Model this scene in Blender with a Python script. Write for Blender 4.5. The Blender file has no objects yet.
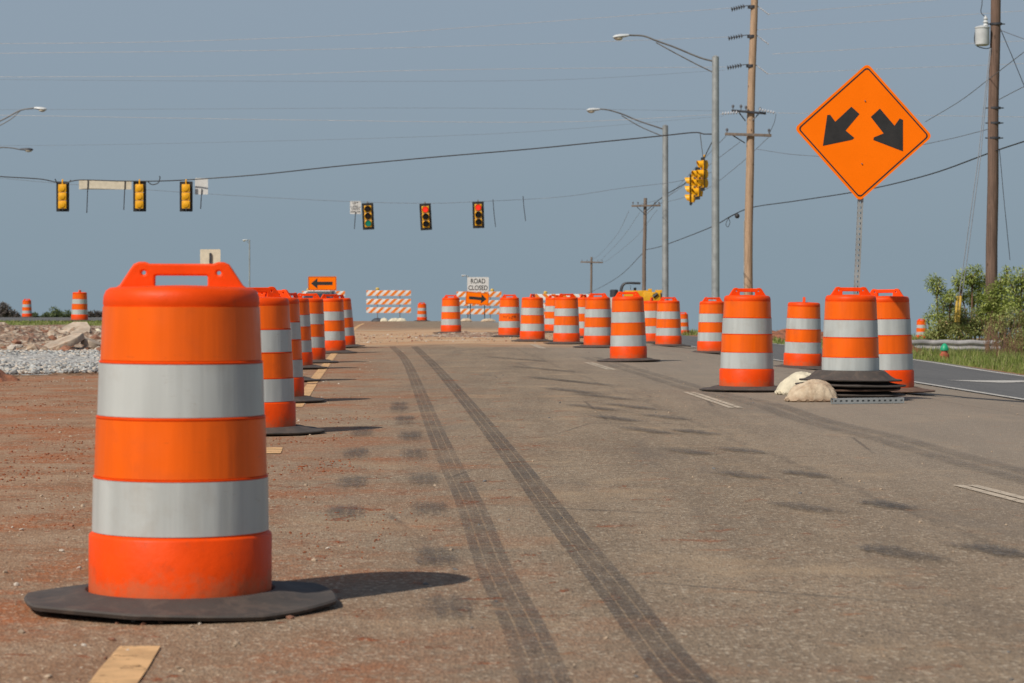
import bpy, bmesh, math, random
from mathutils import Vector, Matrix, noise as mnoise
random.seed(7)
R = math.radians
sc = bpy.context.scene
COL = sc.collection
F = 2500.0; CX = 512.0; HY = 299.0; CAMZ = 0.94

# ------------------------------------------------------------------ terrain height
def sm(a, b, x):
    t = max(0.0, min(1.0, (x - a) / (b - a)))
    return t * t * (3 - 2 * t)
def soft(x, w):                       # 0 for x<-w, x for x>w, smooth between
    if x <= -w: return 0.0
    if x >= w: return x
    return (x + w) ** 2 / (4 * w)
def g(x, y):
    u = x + 0.047 * y
    z = -0.0056 * soft(y - 85, 10) - 0.03 * soft(y - 148, 6)
    z += 0.2 * sm(-4.5, -9, u) * sm(48, 80, y)
    z += -0.09 * soft(u - 5, 0.5) + 0.03 * soft(u - 7, 1.5) + 0.045 * soft(u - 16, 2)
    z -= 0.025 * sm(9, 16, y) * sm(0.8, -0.3, u) * (1 - sm(70, 85, y))
    return z
def at(px, py, Z):                    # a point at depth Z seen at pixel px,py
    return Vector(((px - CX) / F * Z, Z, CAMZ - (py - HY) / F * Z))
def gp(px, py):                       # the ground point seen at that pixel
    lo, hi = 4.0, 150.0
    for _ in range(60):
        m = (lo + hi) / 2
        p = at(px, py, m)
        if p.z > g(p.x, p.y): lo = m
        else: hi = m
    p = at(px, py, lo)
    return Vector((p.x, p.y, g(p.x, p.y)))

# ------------------------------------------------------------------ materials
def newmat(name):
    m = bpy.data.materials.new(name); m.use_nodes = True
    nt = m.node_tree
    return m, nt, nt.nodes['Principled BSDF']
class NB:                              # tiny node builder
    def __init__(s, nt): s.nt = nt
    def n(s, t, **kw):
        d = s.nt.nodes.new(t)
        for k, v in kw.items(): setattr(d, k, v)
        return d
    def link(s, a, b): s.nt.links.new(a, b)
    def put(s, sock, v):
        if hasattr(v, 'is_output'): s.link(v, sock)
        else: sock.default_value = v
    def math(s, op, a, b=0.0, clamp=False):
        d = s.n('ShaderNodeMath', operation=op, use_clamp=clamp)
        s.put(d.inputs[0], a); s.put(d.inputs[1], b); return d.outputs[0]
    def mix(s, f, a, b, bt='MIX'):
        d = s.n('ShaderNodeMix', data_type='RGBA', blend_type=bt)
        s.put(d.inputs[0], f)
        s.put(d.inputs[6], a if hasattr(a, 'is_output') else (*a, 1)); s.put(d.inputs[7], b if hasattr(b, 'is_output') else (*b, 1))
        return d.outputs[2]
    def ramp(s, v, lo, hi, a=0.0, b=1.0):
        d = s.n('ShaderNodeMapRange', interpolation_type='SMOOTHSTEP')
        s.put(d.inputs[0], v); d.inputs[1].default_value = lo; d.inputs[2].default_value = hi
        d.inputs[3].default_value = a; d.inputs[4].default_value = b
        return d.outputs[0]
    def noise(s, vec, scale, detail=4, rough=0.55, dist=0.0):
        d = s.n('ShaderNodeTexNoise'); s.link(vec, d.inputs['Vector'])
        d.inputs['Scale'].default_value = scale; d.inputs['Detail'].default_value = detail
        d.inputs['Roughness'].default_value = rough; d.inputs['Distortion'].default_value = dist
        return d.outputs['Fac']
    def vor(s, vec, scale, feature='F1', out='Distance'):
        d = s.n('ShaderNodeTexVoronoi', feature=feature); s.link(vec, d.inputs['Vector'])
        d.inputs['Scale'].default_value = scale
        return d.outputs[out]
    def vmul(s, vec, v):
        d = s.n('ShaderNodeVectorMath', operation='MULTIPLY'); s.link(vec, d.inputs[0]); d.inputs[1].default_value = v
        return d.outputs[0]
    def bump(s, h, strength, dist, bsdf):
        d = s.n('ShaderNodeBump'); d.inputs['Strength'].default_value = strength; d.inputs['Distance'].default_value = dist
        s.link(h, d.inputs['Height']); s.link(d.outputs[0], bsdf.inputs['Normal'])

def plain(name, col, rough=0.6, metal=0.0, var=0.25, scale=6.0, bump=0.0, grime=None, spec=0.5):
    m, nt, b = newmat(name); N = NB(nt)
    tc = N.n('ShaderNodeTexCoord').outputs['Object']
    oi = N.n('ShaderNodeObjectInfo').outputs['Random']
    sh = N.n('ShaderNodeVectorMath', operation='ADD'); N.link(tc, sh.inputs[0])
    cmb = N.n('ShaderNodeCombineXYZ'); N.link(N.math('MULTIPLY', oi, 37.0), cmb.inputs[0]); N.link(cmb.outputs[0], sh.inputs[1])
    v = sh.outputs[0]
    n1 = N.noise(v, scale, 5, 0.6)
    f = N.ramp(n1, 0.3, 0.7)
    c = N.mix(f, tuple(x * (1 - var) for x in col), tuple(min(1, x * (1 + var)) for x in col))
    if grime:
        n2 = N.noise(v, scale * 2.7, 6, 0.7)
        c = N.mix(N.ramp(n2, grime[1], grime[1] + 0.16, 0, grime[2]), c, grime[0])
    N.link(c, b.inputs['Base Color'])
    N.link(N.ramp(n1, 0.2, 0.8, max(0.05, rough - 0.08), min(1, rough + 0.08)), b.inputs['Roughness'])
    b.inputs['Metallic'].default_value = metal
    b.inputs['Specular IOR Level'].default_value = spec
    if bump: N.bump(N.noise(v, scale * 8, 4), 0.6, bump, b)
    return m
def emit(name, col, strength, base=(0.05, 0.05, 0.05)):
    m, nt, b = newmat(name)
    b.inputs['Base Color'].default_value = (*base, 1)
    b.inputs['Emission Color'].default_value = (*col, 1); b.inputs['Emission Strength'].default_value = strength
    return m

def sheeting(name, col, dirt, rough=0.3):
    """reflective sheeting: faint vertical wrap ripples, scuffs and dust"""
    m, nt, b = newmat(name); N = NB(nt)
    tc = N.n('ShaderNodeTexCoord').outputs['Object']
    oi = N.n('ShaderNodeObjectInfo').outputs['Random']
    cmb = N.n('ShaderNodeCombineXYZ'); N.link(N.math('MULTIPLY', oi, 53.0), cmb.inputs[2])
    sh = N.n('ShaderNodeVectorMath', operation='ADD'); N.link(tc, sh.inputs[0]); N.link(cmb.outputs[0], sh.inputs[1])
    v = sh.outputs[0]
    str_ = N.vmul(v, (9.0, 9.0, 0.6))
    rip = N.noise(str_, 1.2, 3, 0.5)
    blot = N.noise(v, 5.0, 5, 0.6)
    c = N.mix(N.ramp(rip, 0.3, 0.7), tuple(x * 0.9 for x in col), tuple(min(1, x * 1.08) for x in col))
    scuff = N.noise(N.vmul(v, (14, 14, 60)), 1.0, 6, 0.75)
    c = N.mix(N.ramp(scuff, 0.61, 0.72, 0, 0.5), c, dirt)
    c = N.mix(N.ramp(blot, 0.52, 0.72, 0, 0.32), c, dirt)
    N.link(c, b.inputs['Base Color'])
    N.link(N.ramp(blot, 0.3, 0.7, rough, rough + 0.22), b.inputs['Roughness'])
    h = N.math('ADD', N.math('MULTIPLY', rip, 1.0), N.math('MULTIPLY', N.noise(v, 3.5, 2), 0.8))
    N.bump(h, 0.5, 0.012, b)
    b.inputs['Coat Weight'].default_value = 0.08; b.inputs['Coat Roughness'].default_value = 0.2; b.inputs['Specular IOR Level'].default_value = 0.3
    return m

M = {}
def plastic_mat():
    m = plain('orange_plastic', (0.77, 0.062, 0.0003), 0.5, var=0.10, scale=5, bump=0.002, grime=((0.40, 0.06, 0.015), 0.56, 0.45), spec=0.2)
    nt = m.node_tree; b = nt.nodes['Principled BSDF']; N = NB(nt)
    src = b.inputs['Base Color'].links[0].from_socket
    tc = N.n('ShaderNodeTexCoord').outputs['Object']; sp = N.n('ShaderNodeSeparateXYZ'); N.link(tc, sp.inputs[0])
    splash = N.math('ADD', sp.outputs[2], N.math('MULTIPLY', N.math('SUBTRACT', N.noise(tc, 14, 6, 0.75), 0.5), 0.30))
    c = N.mix(N.ramp(splash, 0.13, 0.04, 0, 0.45), src, (0.33, 0.15, 0.07))
    N.link(c, b.inputs['Base Color'])
    return m
M['plastic'] = plastic_mat()
M['oband'] = sheeting('orange_sheeting', (0.82, 0.118, 0.0005), (0.50, 0.08, 0.01))
M['wband'] = sheeting('white_sheeting', (0.43, 0.455, 0.44), (0.30, 0.26, 0.21))
M['rubber'] = plain('black_rubber', (0.058, 0.048, 0.041), 0.8, var=0.15, scale=5, bump=0.004, grime=((0.14, 0.10, 0.075), 0.46, 0.35))
M['rubber_brown'] = plain('dusty_rubber', (0.13, 0.075, 0.05), 0.85, var=0.3, scale=5, bump=0.004, grime=((0.2, 0.13, 0.09), 0.5, 0.6))
M['galv'] = plain('galvanised_steel', (0.33, 0.345, 0.34), 0.5, 0.35, var=0.15, scale=3)
M['galv_dark'] = plain('weathered_steel', (0.17, 0.16, 0.15), 0.6, 0.3, var=0.2, scale=3)
M['rail'] = plain('guardrail_steel', (0.26, 0.25, 0.245), 0.5, 0.3, var=0.3, scale=2, grime=((0.25, 0.17, 0.12), 0.55, 0.5))
M['black'] = plain('black_paint', (0.018, 0.017, 0.016), 0.55, var=0.2)
M['dark'] = plain('dark_metal', (0.04, 0.042, 0.05), 0.5, var=0.2)
M['yellow'] = plain('signal_yellow', (0.80, 0.38, 0.006), 0.4, var=0.12, scale=4)
M['lens_off'] = plain('dark_lens', (0.02, 0.02, 0.02), 0.25)
M['lens_amber_off'] = plain('amber_lens_unlit', (0.07, 0.03, 0.01), 0.25)
M['red_on'] = emit('red_light', (1, 0.03, 0.01), 1.0)
M['green_on'] = emit('green_light', (0.0, 0.45, 0.25), 0.35)
M['sign_orange'] = plain('orange_sign_face', (0.97, 0.175, 0.0), 0.45, var=0.03, scale=2.5, grime=((0.85, 0.14, 0.005), 0.62, 0.4), spec=0.12)
M['sign_white'] = plain('white_sign_face', (0.62, 0.61, 0.58), 0.45, var=0.06)
M['sign_cream'] = plain('pale_sign_back', (0.62, 0.55, 0.42), 0.5, var=0.08)
M['white_board'] = plain('white_board_face', (0.72, 0.70, 0.66), 0.45, var=0.08)
M['orange_board'] = plain('orange_stripe_face', (0.80, 0.20, 0.01), 0.45, var=0.08)
M['alu'] = plain('aluminium', (0.45, 0.46, 0.46), 0.4, 0.5, var=0.1)
M['cable'] = plain('black_cable', (0.03, 0.03, 0.032), 0.6)
M['wire_pale'] = plain('pale_conductor', (0.50, 0.45, 0.40), 0.5, 0.2)
M['wire_grey'] = plain('grey_conductor', (0.16, 0.17, 0.19), 0.5, 0.2)
M['porcelain'] = plain('insulator_glaze', (0.12, 0.12, 0.13), 0.3)
M['porcelain_pale'] = plain('pale_insulator', (0.5, 0.5, 0.52), 0.3)
M['paint_white'] = plain('white_vehicle_paint', (0.6, 0.6, 0.58), 0.3)
M['glass'] = plain('dark_glass', (0.03, 0.04, 0.05), 0.12)
M['mach_yellow'] = plain('machine_yellow', (0.72, 0.36, 0.01), 0.45, var=0.12)
M['mach_cream'] = plain('machine_cream', (0.5, 0.44, 0.36), 0.5)
M['concrete'] = plain('broken_concrete', (0.42, 0.34, 0.26), 0.9, var=0.25, scale=4, bump=0.01, grime=((0.30, 0.16, 0.09), 0.5, 0.6))
M['green_cap'] = plain('green_plastic', (0.01, 0.33, 0.16), 0.5)
M['red_paint'] = plain('faded_red_paint', (0.40, 0.10, 0.05), 0.6)
M['clay'] = plain('red_clay', (0.26, 0.10, 0.05), 0.95, var=0.3, scale=5, bump=0.02)
M['transformer'] = plain('pale_grey_enamel', (0.50, 0.52, 0.52), 0.4, var=0.08)
M['yellow_guard'] = plain('yellow_guard', (0.55, 0.36, 0.06), 0.5)

def wood(name, col, dark):
    m, nt, b = newmat(name); N = NB(nt)
    tc = N.n('ShaderNodeTexCoord').outputs['Object']
    st = N.vmul(tc, (14, 14, 0.8))
    n = N.noise(st, 1.5, 6, 0.7)
    c = N.mix(N.ramp(n, 0.35, 0.68), dark, col)
    k = N.noise(tc, 0.35, 3, 0.6)
    c = N.mix(N.ramp(k, 0.42, 0.62, 0, 0.5), c, tuple(x * 0.75 for x in col))
    kn = N.vor(N.vmul(tc, (3, 3, 1.2)), 1.6)
    c = N.mix(N.ramp(kn, 0.08, 0.16, 0.8, 0), c, (0.06, 0.035, 0.02))
    N.link(c, b.inputs['Base Color']); b.inputs['Roughness'].default_value = 0.85
    N.bump(n, 0.5, 0.01, b)
    return m
M['wood_light'] = wood('pale_pine_pole', (0.50, 0.34, 0.22), (0.28, 0.18, 0.11))  # pale tan wood with darker grain
M['wood_dark'] = wood('weathered_pole', (0.20, 0.125, 0.09), (0.09, 0.055, 0.04))
M['wood_grey'] = wood('grey_pole', (0.24, 0.19, 0.155), (0.12, 0.09, 0.07))
M['stem'] = plain('reddish_stem', (0.16, 0.085, 0.05), 0.8, var=0.3)
M['bark'] = plain('bark', (0.10, 0.075, 0.05), 0.9, var=0.3)

def burlap():
    m, nt, b = newmat('woven_sandbag'); N = NB(nt)
    tc = N.n('ShaderNodeTexCoord').outputs['Object']
    n = N.noise(tc, 9, 5, 0.65)
    c = N.mix(N.ramp(n, 0.3, 0.7), (0.40, 0.29, 0.19), (0.60, 0.49, 0.35))
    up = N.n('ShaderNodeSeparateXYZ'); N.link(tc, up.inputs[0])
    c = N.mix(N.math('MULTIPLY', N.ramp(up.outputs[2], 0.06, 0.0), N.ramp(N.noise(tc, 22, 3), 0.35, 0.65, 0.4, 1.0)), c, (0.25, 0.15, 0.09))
    N.link(c, b.inputs['Base Color']); b.inputs['Roughness'].default_value = 0.9
    w = N.n('ShaderNodeTexWave'); w.inputs['Scale'].default_value = 60; N.link(tc, w.inputs['Vector'])
    w.inputs['Distortion'].default_value = 1.0
    h = N.math('ADD', N.math('MULTIPLY', w.outputs['Fac'], 0.12), N.noise(tc, 14, 5, 0.6))
    N.bump(h, 0.8, 0.012, b)
    return m
M['bag'] = burlap()
M['bag_pale'] = plain('pale_sandbag', (0.60, 0.54, 0.40), 0.85, var=0.15, scale=8, bump=0.01)

def foliage(name, cols, extra=None):
    m, nt, b = newmat(name); N = NB(nt)
    geo = N.n('ShaderNodeNewGeometry')
    v = geo.outputs['Position']
    rnd = geo.outputs['Random Per Island']
    n = N.noise(v, 1.3, 3, 0.6)
    f = N.math('ADD', N.math('MULTIPLY', n, 0.9), N.math('MULTIPLY', rnd, 0.5))
    c = N.mix(N.ramp(f, 0.4, 0.85), cols[0], cols[1])
    c = N.mix(N.ramp(rnd, 0.86, 0.98), c, cols[2])
    if extra:
        c = N.mix(N.ramp(rnd, 0.0, extra[1], 1, 0), c, extra[0])
    N.link(c, b.inputs['Base Color']); b.inputs['Roughness'].default_value = 0.6
    b.inputs['Specular IOR Level'].default_value = 0.3
    tr = N.n('ShaderNodeBsdfTranslucent'); N.link(c, tr.inputs['Color'])
    mx = N.n('ShaderNodeMixShader'); mx.inputs[0].default_value = 0.3
    out = nt.nodes['Material Output']
    N.link(b.outputs[0], mx.inputs[1]); N.link(tr.outputs[0], mx.inputs[2]); N.link(mx.outputs[0], out.inputs['Surface'])
    return m
M['leaf'] = foliage('sumac_leaves', ((0.20, 0.26, 0.05), (0.38, 0.43, 0.12), (0.55, 0.55, 0.22)))
M['leaf_weed'] = foliage('weed_leaves', ((0.21, 0.25, 0.07), (0.35, 0.38, 0.14), (0.42, 0.30, 0.16)), ((0.22, 0.11, 0.06), 0.22))
M['leaf_far_hazed'] = foliage('far_leaves_hazed', ((0.10, 0.135, 0.065), (0.18, 0.22, 0.10), (0.22, 0.24, 0.12)))  # distance haze is put into these greens by lightening them
M['grassm'] = foliage('grass_blades', ((0.13, 0.18, 0.035), (0.23, 0.27, 0.065), (0.38, 0.34, 0.16)), ((0.33, 0.27, 0.14), 0.15))
M['leaf_brown_hazed'] = foliage('bare_brown_twigs_hazed', ((0.13, 0.11, 0.10), (0.20, 0.17, 0.15), (0.22, 0.19, 0.16)))  # browns lightened as well, haze mixed into the colour

# ---- ground and road: one shader, driven by world position
def ground_mat(name, kind):
    m, nt, b = newmat(name); N = NB(nt)
    P = N.n('ShaderNodeNewGeometry').outputs['Position']
    sp = N.n('ShaderNodeSeparateXYZ'); N.link(P, sp.inputs[0])
    x, y = sp.outputs[0], sp.outputs[1]
    u = N.math('ADD', x, N.math('MULTIPLY', y, 0.047))
    big = N.noise(P, 0.35, 4, 0.6); mid = N.noise(P, 1.7, 5, 0.65); fine = N.noise(P, 9.0, 5, 0.7)
    grit = N.noise(N.vmul(P, (1.0, 0.5, 1.0)), 48.0, 3, 0.7); PS = N.vmul(P, (1.0, 0.6, 1.0)); stones = N.vor(PS, 95.0); stc = N.vor(PS, 95.0, out='Color')
    sstc = N.n('ShaderNodeSeparateColor'); N.link(stc, sstc.inputs[0])
    along = N.noise(N.vmul(P, (3.2, 0.16, 1)), 1.0, 5, 0.6)
    # asphalt
    if kind == 'new':
        ca, cb, cs = (0.095, 0.093, 0.090), (0.135, 0.130, 0.123), (0.22, 0.21, 0.20)
    else:
        ca, cb, cs = (0.205, 0.152, 0.103), (0.300, 0.225, 0.152), (0.48, 0.40, 0.30)
    asp = N.mix(N.ramp(N.math('ADD', N.math('MULTIPLY', big, 0.5), N.math('MULTIPLY', along, 0.5)), 0.38, 0.62), ca, cb)
    asp = N.mix(N.ramp(fine, 0.3, 0.72, 0.0, 0.35), asp, cb)
    asp = N.mix(N.ramp(sstc.outputs[0], 0.80, 0.95, 0, 0.75), asp, cs)
    asp = N.mix(N.ramp(sstc.outputs[1], 0.78, 0.95, 0, 0.6), asp, tuple(c * 0.45 for c in ca))
    asp = N.mix(N.ramp(grit, 0.35, 0.65, 0.35, 0.0), asp, tuple(c * 0.55 for c in ca))
    if kind == 'new':
        N.link(asp, b.inputs['Base Color']); b.inputs['Roughness'].default_value = 0.85
        N.bump(N.math('ADD', grit, N.math('MULTIPLY', stones, 0.8)), 0.6, 0.006, b)
        return m
    st1 = N.noise(N.vmul(P, (1.6, 0.22, 1)), 1.0, 6, 0.7, 0.5)
    asp = N.mix(N.ramp(st1, 0.52, 0.70, 0, 0.55), asp, (0.135, 0.108, 0.085))
    asp = N.mix(N.ramp(N.noise(P, 5.0, 6, 0.75), 0.55, 0.72, 0, 0.4), asp, (0.15, 0.115, 0.085))
    asp = N.mix(N.ramp(N.noise(N.vmul(P, (0.7, 0.5, 1)), 1.3, 6, 0.7), 0.52, 0.66, 0, 0.5), asp, (0.37, 0.265, 0.165))
    grey = N.ramp(u, 1.6, 4.2)
    asp = N.mix(N.math('MULTIPLY', grey, 0.6), asp, (0.265, 0.225, 0.182))
    # older sealed crack line wandering beside the lane
    wob = N.math('MULTIPLY', N.math('SUBTRACT', N.noise(N.vmul(P, (0.3, 0.5, 1)), 1.0, 5, 0.7), 0.5), 0.5)
    for off, wd, st in ((2.28, 0.02, 0.55), (5.15, 0.03, 0.35)):
        d = N.math('ABSOLUTE', N.math('SUBTRACT', N.math('ADD', u, wob), off))
        asp = N.mix(N.ramp(d, wd * 0.5, wd * 2.2, st * 0.35, 0), asp, (0.045, 0.04, 0.036))
    crk = N.vor(N.vmul(P, (0.55, 0.35, 1)), 1.0, 'DISTANCE_TO_EDGE')
    crw = N.ramp(N.math('ADD', crk, N.math('MULTIPLY', fine, 0.012)), 0.006, 0.016, 1, 0)
    asp = N.mix(N.math('MULTIPLY', crw, N.ramp(big, 0.48, 0.6, 0, 0.55)), asp, (0.05, 0.043, 0.038))
    # dirt
    dirt = N.mix(N.ramp(mid, 0.35, 0.65), (0.260, 0.145, 0.080), (0.380, 0.240, 0.145))
    red2 = N.ramp(N.noise(N.vmul(P, (1.0, 0.8, 1)), 3.4, 8, 0.74, 0.6), 0.585, 0.64)
    red = N.ramp(N.math('ADD', N.math('MULTIPLY', N.noise(P, 1.1, 6, 0.7, 0.4), 0.7), N.math('MULTIPLY', fine, 0.3)), 0.47, 0.58)
    dirt = N.mix(N.math('MULTIPLY', red, 0.85), dirt, (0.36, 0.115, 0.036))
    dirt = N.mix(N.math('MULTIPLY', red2, 0.85), dirt, (0.27, 0.062, 0.015))
    dirt = N.mix(N.ramp(sstc.outputs[0], 0.75, 0.95, 0, 0.7), dirt, (0.52, 0.38, 0.26))
    dirt = N.mix(N.ramp(grit, 0.35, 0.65, 0.4, 0.0), dirt, (0.13, 0.06, 0.03))
    # where dirt lies: shoulder on the left, in patches on the lane, across the work crossing
    nz = N.math('MULTIPLY', N.math('SUBTRACT', N.math('ADD', N.math('MULTIPLY', mid, 0.6), N.math('MULTIPLY', big, 0.4)), 0.5), 9.0)
    shoulder = N.ramp(N.math('ADD', u, N.math('MULTIPLY', nz, 0.8)), 1.2, -2.0, 0.0, 0.95)
    patch = N.math('MULTIPLY', N.ramp(N.noise(P, 3.3, 7, 0.72, 0.3), 0.56, 0.70), N.ramp(u, 4.0, -0.2, 0.25, 1.0))
    yz = N.math('ADD', y, N.math('MULTIPLY', nz, 1.6))
    cross = N.math('MULTIPLY', N.ramp(yz, 47, 53), N.ramp(yz, 86, 72))
    cross = N.math('MULTIPLY', cross, N.ramp(u, 6.0, 3.4))
    patch = N.math('MAXIMUM', patch, N.math('MULTIPLY', red2, N.ramp(u, 3.0, -0.2, 0.0, 1.0)))
    D = N.math('MAXIMUM', N.math('MAXIMUM', shoulder, patch), N.math('MULTIPLY', cross, 0.95))
    tan = N.mix(N.ramp(N.noise(N.vmul(P, (0.25, 0.8, 1)), 1.2, 6, 0.7), 0.40, 0.60), (0.46, 0.235, 0.105), (0.58, 0.44, 0.29))
    dirt = N.mix(N.math('MULTIPLY', cross, 0.8), dirt, tan)
    col = N.mix(D, asp, dirt)
    if kind == 'ground':
        green = N.mix(N.ramp(mid, 0.35, 0.65), (0.13, 0.15, 0.035), (0.22, 0.22, 0.07))
        gr = N.math('MULTIPLY', N.ramp(N.math('ADD', u, N.math('MULTIPLY', nz, 0.12)), 11.9, 12.5), N.ramp(y, 105, 90, 0.35, 1))
        gl = N.math('MULTIPLY', N.ramp(u, -6.0, -7.0), N.ramp(N.math('ADD', y, nz), 68, 73))
        col = dirt
        col = N.mix(N.math('MAXIMUM', gr, gl), col, green)
    N.link(col, b.inputs['Base Color'])
    b.inputs['Roughness'].default_value = 0.9; b.inputs['Specular IOR Level'].default_value = 0.25
    h = N.math('ADD', N.math('MULTIPLY', grit, 0.6), N.math('MULTIPLY', stones, 0.9))
    h = N.math('ADD', h, N.math('MULTIPLY', fine, N.math('MULTIPLY', D, 2.2)))
    N.bump(h, 0.7, 0.008, b)
    return m
M['ground'] = ground_mat('bare_ground', 'ground')
M['road'] = ground_mat('worn_asphalt', 'old')
M['newroad'] = ground_mat('fresh_asphalt', 'new')

def alpha_mat(name, col, scale, lo, hi, amax, stretch=(1, 1, 1), rough=0.85, fade=False, brk=1.0):
    """thin worn coat (paint, rubber) with gaps where the surface below shows"""
    m, nt, b = newmat(name); N = NB(nt)
    P = N.n('ShaderNodeNewGeometry').outputs['Position']
    v = N.vmul(P, stretch)
    n = N.noise(v, scale, 6, 0.75)
    n2 = N.noise(P, 70, 2, 0.6)
    f = N.math('ADD', N.math('MULTIPLY', n, 0.7), N.math('MULTIPLY', n2, 0.3))
    c = N.mix(N.ramp(N.noise(P, 8, 4), 0.35, 0.65), col, tuple(x * 0.72 for x in col))
    N.link(c, b.inputs['Base Color']); b.inputs['Roughness'].default_value = rough
    al = N.math('MULTIPLY', N.ramp(f, lo, hi, 0, amax), N.ramp(N.noise(P, 1.3, 5, 0.7), 0.32, 0.62, brk, 1.0))
    if fade:
        at_ = N.n('ShaderNodeAttribute'); at_.attribute_name = 'fade'
        al = N.math('MULTIPLY', al, N.ramp(N.math('ADD', at_.outputs['Fac'], N.math('MULTIPLY', N.math('SUBTRACT', N.noise(N.vmul(P, (2.5, 0.8, 1)), 16, 6, 0.75), 0.5), 1.9)), 0.05, 0.65))
    N.link(al, b.inputs['Alpha'])
    return m
M['worn_paint'] = alpha_mat('worn_road_paint', (0.60, 0.50, 0.38), 9, 0.36, 0.50, 0.85)
M['edge_paint'] = alpha_mat('orange_stained_paint', (0.72, 0.43, 0.20), 9, 0.36, 0.47, 0.92)
M['white_line'] = alpha_mat('white_road_paint', (0.55, 0.52, 0.47), 9, 0.25, 0.38, 0.95)
M['tyre'] = alpha_mat('tyre_rubber', (0.07, 0.062, 0.06), 11, 0.30, 0.66, 0.62, (1, 2.5, 1), brk=0.35)
M['tyre_faint'] = alpha_mat('faint_tyre_rubber', (0.085, 0.077, 0.072), 9, 0.36, 0.66, 0.45, (1, 2, 1), brk=0.3)
M['tyre_mid'] = alpha_mat('worn_tyre_rubber', (0.08, 0.07, 0.068), 11, 0.31, 0.66, 0.55, (1, 2.5, 1), brk=0.35)
M['tyre_patch'] = alpha_mat('tread_scuff', (0.075, 0.07, 0.068), 12, 0.28, 0.60, 0.62, (2.2, 1, 1), fade=True, brk=0.6)

# ------------------------------------------------------------------ mesh helpers
def mesh_from(bm, name, mats, smooth=True):
    me = bpy.data.meshes.new(name); bm.normal_update(); bm.to_mesh(me); bm.free()
    for m in (mats if isinstance(mats, (list, tuple)) else [mats]): me.materials.append(m)
    if smooth:
        me.polygons.foreach_set('use_smooth', [True] * len(me.polygons))
        try: me.set_sharp_from_angle(angle=R(38))
        except Exception: pass
    me.update()
    return me
def obj(name, bm, mat, parent=None, smooth=True):
    me = bm if isinstance(bm, bpy.types.Mesh) else mesh_from(bm, name, mat, smooth)
    o = bpy.data.objects.new(name, me); COL.objects.link(o)
    if parent: o.parent = parent
    return o
def tag(o, label=None, cat=None, group=None, kind=None):
    if label: o['label'] = label
    if cat: o['category'] = cat
    if group: o['group'] = group
    if kind: o['kind'] = kind
    return o
def thing(name, label, cat, loc=(0, 0, 0), rz=0.0, group=None):
    o = bpy.data.objects.new(name, None); COL.objects.link(o); o.empty_display_size = 0.2
    o.location = loc; o.rotation_euler = (0, 0, rz)
    return tag(o, label, cat, group)
def dup(root, label, loc, rot=(0, 0, 0), group=None, scale=None):
    r = root.copy(); COL.objects.link(r); r.location = loc; r.rotation_euler = rot
    if scale: r.scale = scale
    r['label'] = label
    if group: r['group'] = group
    for ch in list(root.children):
        c = ch.copy(); COL.objects.link(c); c.parent = r
        for gch in list(ch.children):
            d = gch.copy(); COL.objects.link(d); d.parent = c
    return r

def lathe(bm, prof, seg=48, fn=None, closed=False, mi=0):
    rings = []
    for (r, z) in prof:
        ring = []
        for i in range(seg):
            a = 2 * math.pi * i / seg
            p = Vector((r * math.cos(a), r * math.sin(a), z))
            if fn: p = fn(p, a, r, z)
            ring.append(bm.verts.new(p))
        rings.append(ring)
    for k in range(len(rings) - 1):
        for i in range(seg):
            j = (i + 1) % seg
            f = bm.faces.new((rings[k][i], rings[k][j], rings[k + 1][j], rings[k + 1][i])); f.material_index = mi
    if closed:
        for i in range(seg):
            j = (i + 1) % seg
            bm.faces.new((rings[-1][i], rings[-1][j], rings[0][j], rings[0][i]))
    return rings
def cap(bm, ring, rev=False):
    bm.faces.new(list(reversed(ring)) if rev else ring)
def box(bm, c, s, mat=None, mi=0, bev=0.0):
    r = bmesh.ops.create_cube(bm, size=1.0)
    vs = r['verts']
    for v in vs:
        v.co = Vector((v.co.x * s[0], v.co.y * s[1], v.co.z * s[2]))
    if bev:
        es = list({e for v in vs for e in v.link_edges})
        rr = bmesh.ops.bevel(bm, geom=es, offset=bev, segments=2, affect='EDGES', profile=0.6)
        vs = list({v for f in rr['faces'] for v in f.verts} | {v for v in vs if v.is_valid})
    for v in vs:
        if mat: v.co = mat @ v.co
        v.co += Vector(c)
    for f in {f for v in vs for f in v.link_faces}: f.material_index = mi
def tube(bm, pts, rad, seg=8, caps=True, mi=0):
    pts = [Vector(p) for p in pts]
    n = len(pts); rads = rad if isinstance(rad, (list, tuple)) else [rad] * n
    rings = []; prev = None
    for i, p in enumerate(pts):
        d = (pts[min(i + 1, n - 1)] - pts[max(i - 1, 0)])
        d = d.normalized() if d.length > 1e-9 else Vector((0, 0, 1))
        if prev is None:
            a = Vector((0, 0, 1)) if abs(d.z) < 0.9 else Vector((1, 0, 0))
            s = d.cross(a).normalized()
        else:
            s = (prev - d * prev.dot(d)); s = s.normalized() if s.length > 1e-6 else prev
        prev = s; t = d.cross(s).normalized()
        rings.append([bm.verts.new(p + (s * math.cos(2 * math.pi * k / seg) + t * math.sin(2 * math.pi * k / seg)) * rads[i]) for k in range(seg)])
    for k in range(n - 1):
        for i in range(seg):
            j = (i + 1) % seg
            f = bm.faces.new((rings[k][i], rings[k][j], rings[k + 1][j], rings[k + 1][i])); f.material_index = mi
    if caps:
        bm.faces.new(list(reversed(rings[0]))).material_index = mi
        bm.faces.new(rings[-1]).material_index = mi
    bm.normal_update()
def cyl(bm, p0, p1, r, r2=None, seg=16, mi=0):
    tube(bm, [p0, p1], [r, r if r2 is None else r2], seg, True, mi)
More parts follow.
